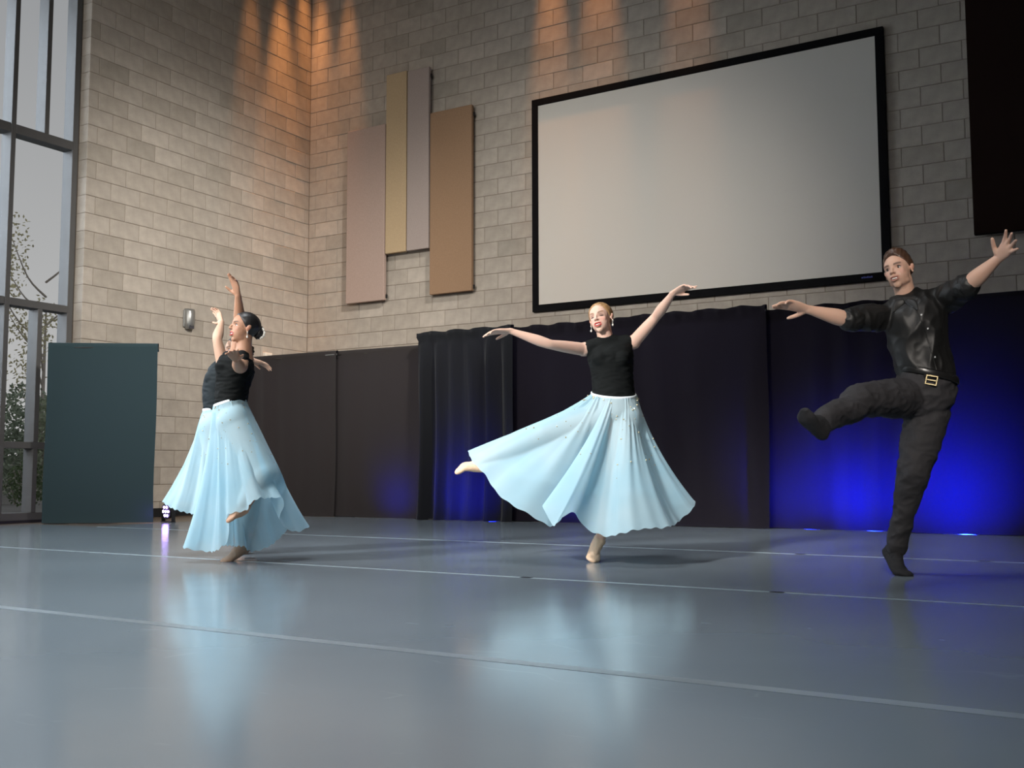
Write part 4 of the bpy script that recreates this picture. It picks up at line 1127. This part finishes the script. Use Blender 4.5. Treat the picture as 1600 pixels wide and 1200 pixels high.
shoe(root, J, '1', NUDE2, .92); shoe(root, J, '2', NUDE2, .92)

# --- the man
radM = [(.090, .09), (.128, .105), (.126, .100), (.134, .105), (.146, .112), (.128, .086), (.070, .058)]
root, J, A, H, c, Ss, Sh = person('M', 'man in black shirt and charcoal trousers kicking one leg, arms flung wide', dict(
    head=((-.42, -.90, .02), (-.20, .0, 1)), H=.203, hips=(1, .2, -.25), rad=radM, male=True, armk=1.16, legk=.94, tk=.90, footk=1.05,
    haL=dict(nrm=(0, -.5, -.8), L=.19, side=-1, curl=.15, thumb_out=1.1, curls=(.08, .2, .3, .45), sc=1.08),
    haR=dict(nrm=(-.2, -.9, .1), L=.185, side=-1, curl=.12, thumb_out=1.2, spread=1.7, sc=1.05),
    skin=FAIR, lip=(.40, .16, .13), brow=(.10, .05, .03), blush=(.58, .28, .22), hair=(.060, .030, .017)))
SHIRT = mat('black_satin_shirt', (.009, .009, .009), .5, spec=.4, noise_s=3, noise_a=.2, bump=.15, bump_s=300)
mb = MB(); r = [(a + .014, b + .014) for a, b in radM]; r[0] = (.08, .07); r[1] = (radM[1][0] - .012, radM[1][1] - .012)
hipc = V3(J['hip'])
torso(mb, J, Sh, Ss, r, False)
ne = V3(J['neck'])
for a, b in (('shL', 'elL'), ('shR', 'elR')):
    s_, e_ = V3(J[a]), V3(J[b]); b0 = V3(J['chest']) * .42 + ne * .58
    mb.tube([b0, b0 * .4 + s_ * .6 + Zu * .005, s_, s_ * .5 + e_ * .5, s_ * .06 + e_ * .94], [.058, .064, .070, .066, .057], n=20)
me = mb.fuse('shirt', .006, 6)
def shirt_mask(c_): return np.clip(1.2 - .0 * c_[:, 0], 0, 1.2)
wrinkle(me, .020, 6, (1.6, 1, .8), 3.0); wrinkle(me, .006, 15, (1.3, 1, .8), 8.0)
sh_o = link('shirt', me, SHIRT, root)
for a, b in (('shL', 'elL'), ('shR', 'elR')):
    s_, e_ = V3(J[a]), V3(J[b]); d = unit(e_ - s_); q0 = s_ + (e_ - s_) * .80; q1 = s_ + (e_ - s_) * .97
    me = MB().tube([q0, q0 * .5 + q1 * .5, q1], [.060, .063, .060], n=20).fuse('cuff', .005, 3); wrinkle(me, .006, 30)
    link('rolled_cuff', me, SHIRT, sh_o)
mb = MB(); kf = unit(np.array([-.25, -1, 0]))
nb = ne + np.array([0, 0, -.006]); ring = []
for i in range(0, 33):
    a = 2 * PI * (i / 32) ; ring.append(nb + np.array([math.cos(a) * .067, math.sin(a) * .064, .012 * math.sin(a) + .006]))
mb.tube(ring, [(.020, .006)] * len(ring), sides=[(.15 * math.cos(2 * PI * i / 32), .15 * math.sin(2 * PI * i / 32), 1) for i in range(33)], n=10, sub=1)
link('collar', mb.fuse('collar', .004, 2), SHIRT, sh_o)
TR = mat('charcoal_trousers', (.031, .030, .033), .75, spec=.3, noise_s=300, noise_a=.15, bump=.2, bump_s=400)
mb = MB()
hp = (V3(J['hp1']) + V3(J['hp2'])) / 2; wa = V3(J['waist'])
mb.tube([hp - Zu * .065, hp - Zu * .02, hipc, hipc * .3 + wa * .7, wa + Zu * .008], [(.085, .085), (.118, .105), (.146, .118), (.144, .116), (.142, .115)], sides=Sh, n=28, caps=False)
rk = (.098, .098, .090, .080, .078, .074, .066, .060, .056)
leg(mb, J['hp1'], J['kn1'], V3(J['an1']) * .96 + V3(J['kn1']) * .04, 1.0, .0, rk)
rs = (.108, .104, .094, .080, .074, .068, .059, .052, .052)
leg(mb, J['hp2'], J['kn2'], V3(J['an2']) * .99 + V3(J['kn2']) * .01, 1.0, .0, rs)
me = mb.fuse('trousers', .006, 5); wrinkle(me, .010, 7, (1, 1, 2.0), 5.0); wrinkle(me, .005, 20, (1, 1, 1.5), 2.0)
tro = link('trousers', me, TR, root)
bb = [tuple(wa + Sh * math.cos(a) * .151 + np.cross(Zu, Sh) * math.sin(a) * .124) for a in [2 * PI * i / 40 for i in range(41)]]
bo = MB().tube(bb, [(.019, .004)] * 41, sides=(0, 0, 1), n=8, sub=1, caps=False).build('belt', mat('black_leather', (.010, .010, .010), .3), root, True)
def snap(o, x, z, back=.0):
    bvh = BVHTree.FromObject(o, bpy.context.evaluated_depsgraph_get()); h = bvh.ray_cast(Vector((x, -1.2, z)), Vector((0, 1, 0)))
    return h[0].y if h[0] is not None else -.12
bpy.context.view_layer.update()
BR = mat('brass_buckle', (.75, .62, .36), .25, .9)
bx, bz = BUCKLE; by = snap(bo, bx, bz)
Mb = Matrix.Translation((bx, by - .006, bz)) @ Matrix.Rotation(.22, 4, 'Y')
MB().box(-.030, -.022, -.004, .004, -.021, .021, .002, Mb).box(.020, .028, -.004, .004, -.021, .021, .002, Mb).box(-.03, .028, -.004, .004, .017, .025, .002, Mb).box(-.03, .028, -.004, .004, -.025, -.017, .002, Mb).box(-.03, .024, -.006, -.002, -.003, .003, .001, Mb).build('buckle', BR, bo)['label'] = 'pale brass belt buckle'
for (x, z) in BUTTONS:
    y = snap(sh_o, x, z); MB().cyl((x, y + .002, z), (x, y - .003, z), .0048, n=12).build('button', mat('pearl_button', (.32, .34, .35), .25), sh_o)
for sx in (-1, 1):
    cp = []
    for (dx, dz) in ((.008, -.012), (.034, -.030), (.056, -.066)):
        x_, z_ = ne[0] - .012 + sx * dx, ne[2] + dz; cp.append((x_, snap(sh_o, x_, z_) - .006, z_))
    MB().tube(cp, [(.014, .005), (.022, .005), (.005, .003)], sides=(sx * .7, 0, .7), n=12).build('collar_point', SHIRT, sh_o, True)
# placket ridge down the shirt front
pp = []
for i in range(13):
    t = i / 12; x = PL0[0] + (PL1[0] - PL0[0]) * t + .008 * math.sin(PI * t); z = PL0[1] + (PL1[1] - PL0[1]) * t; pp.append((x, snap(sh_o, x, z) - .0005, z))
MB().tube(pp, [(.0016, .0035)] * 13, sides=(0, 1, 0), n=8).build('placket', SHIRT, sh_o, True)
SOCK = mat('black_sock', (.010, .010, .012), .85, bump=.5, bump_s=300)
shoe(root, J, '1', SOCK, 1.1, 'sock'); shoe(root, J, '2', SOCK, 1.1, 'sock')
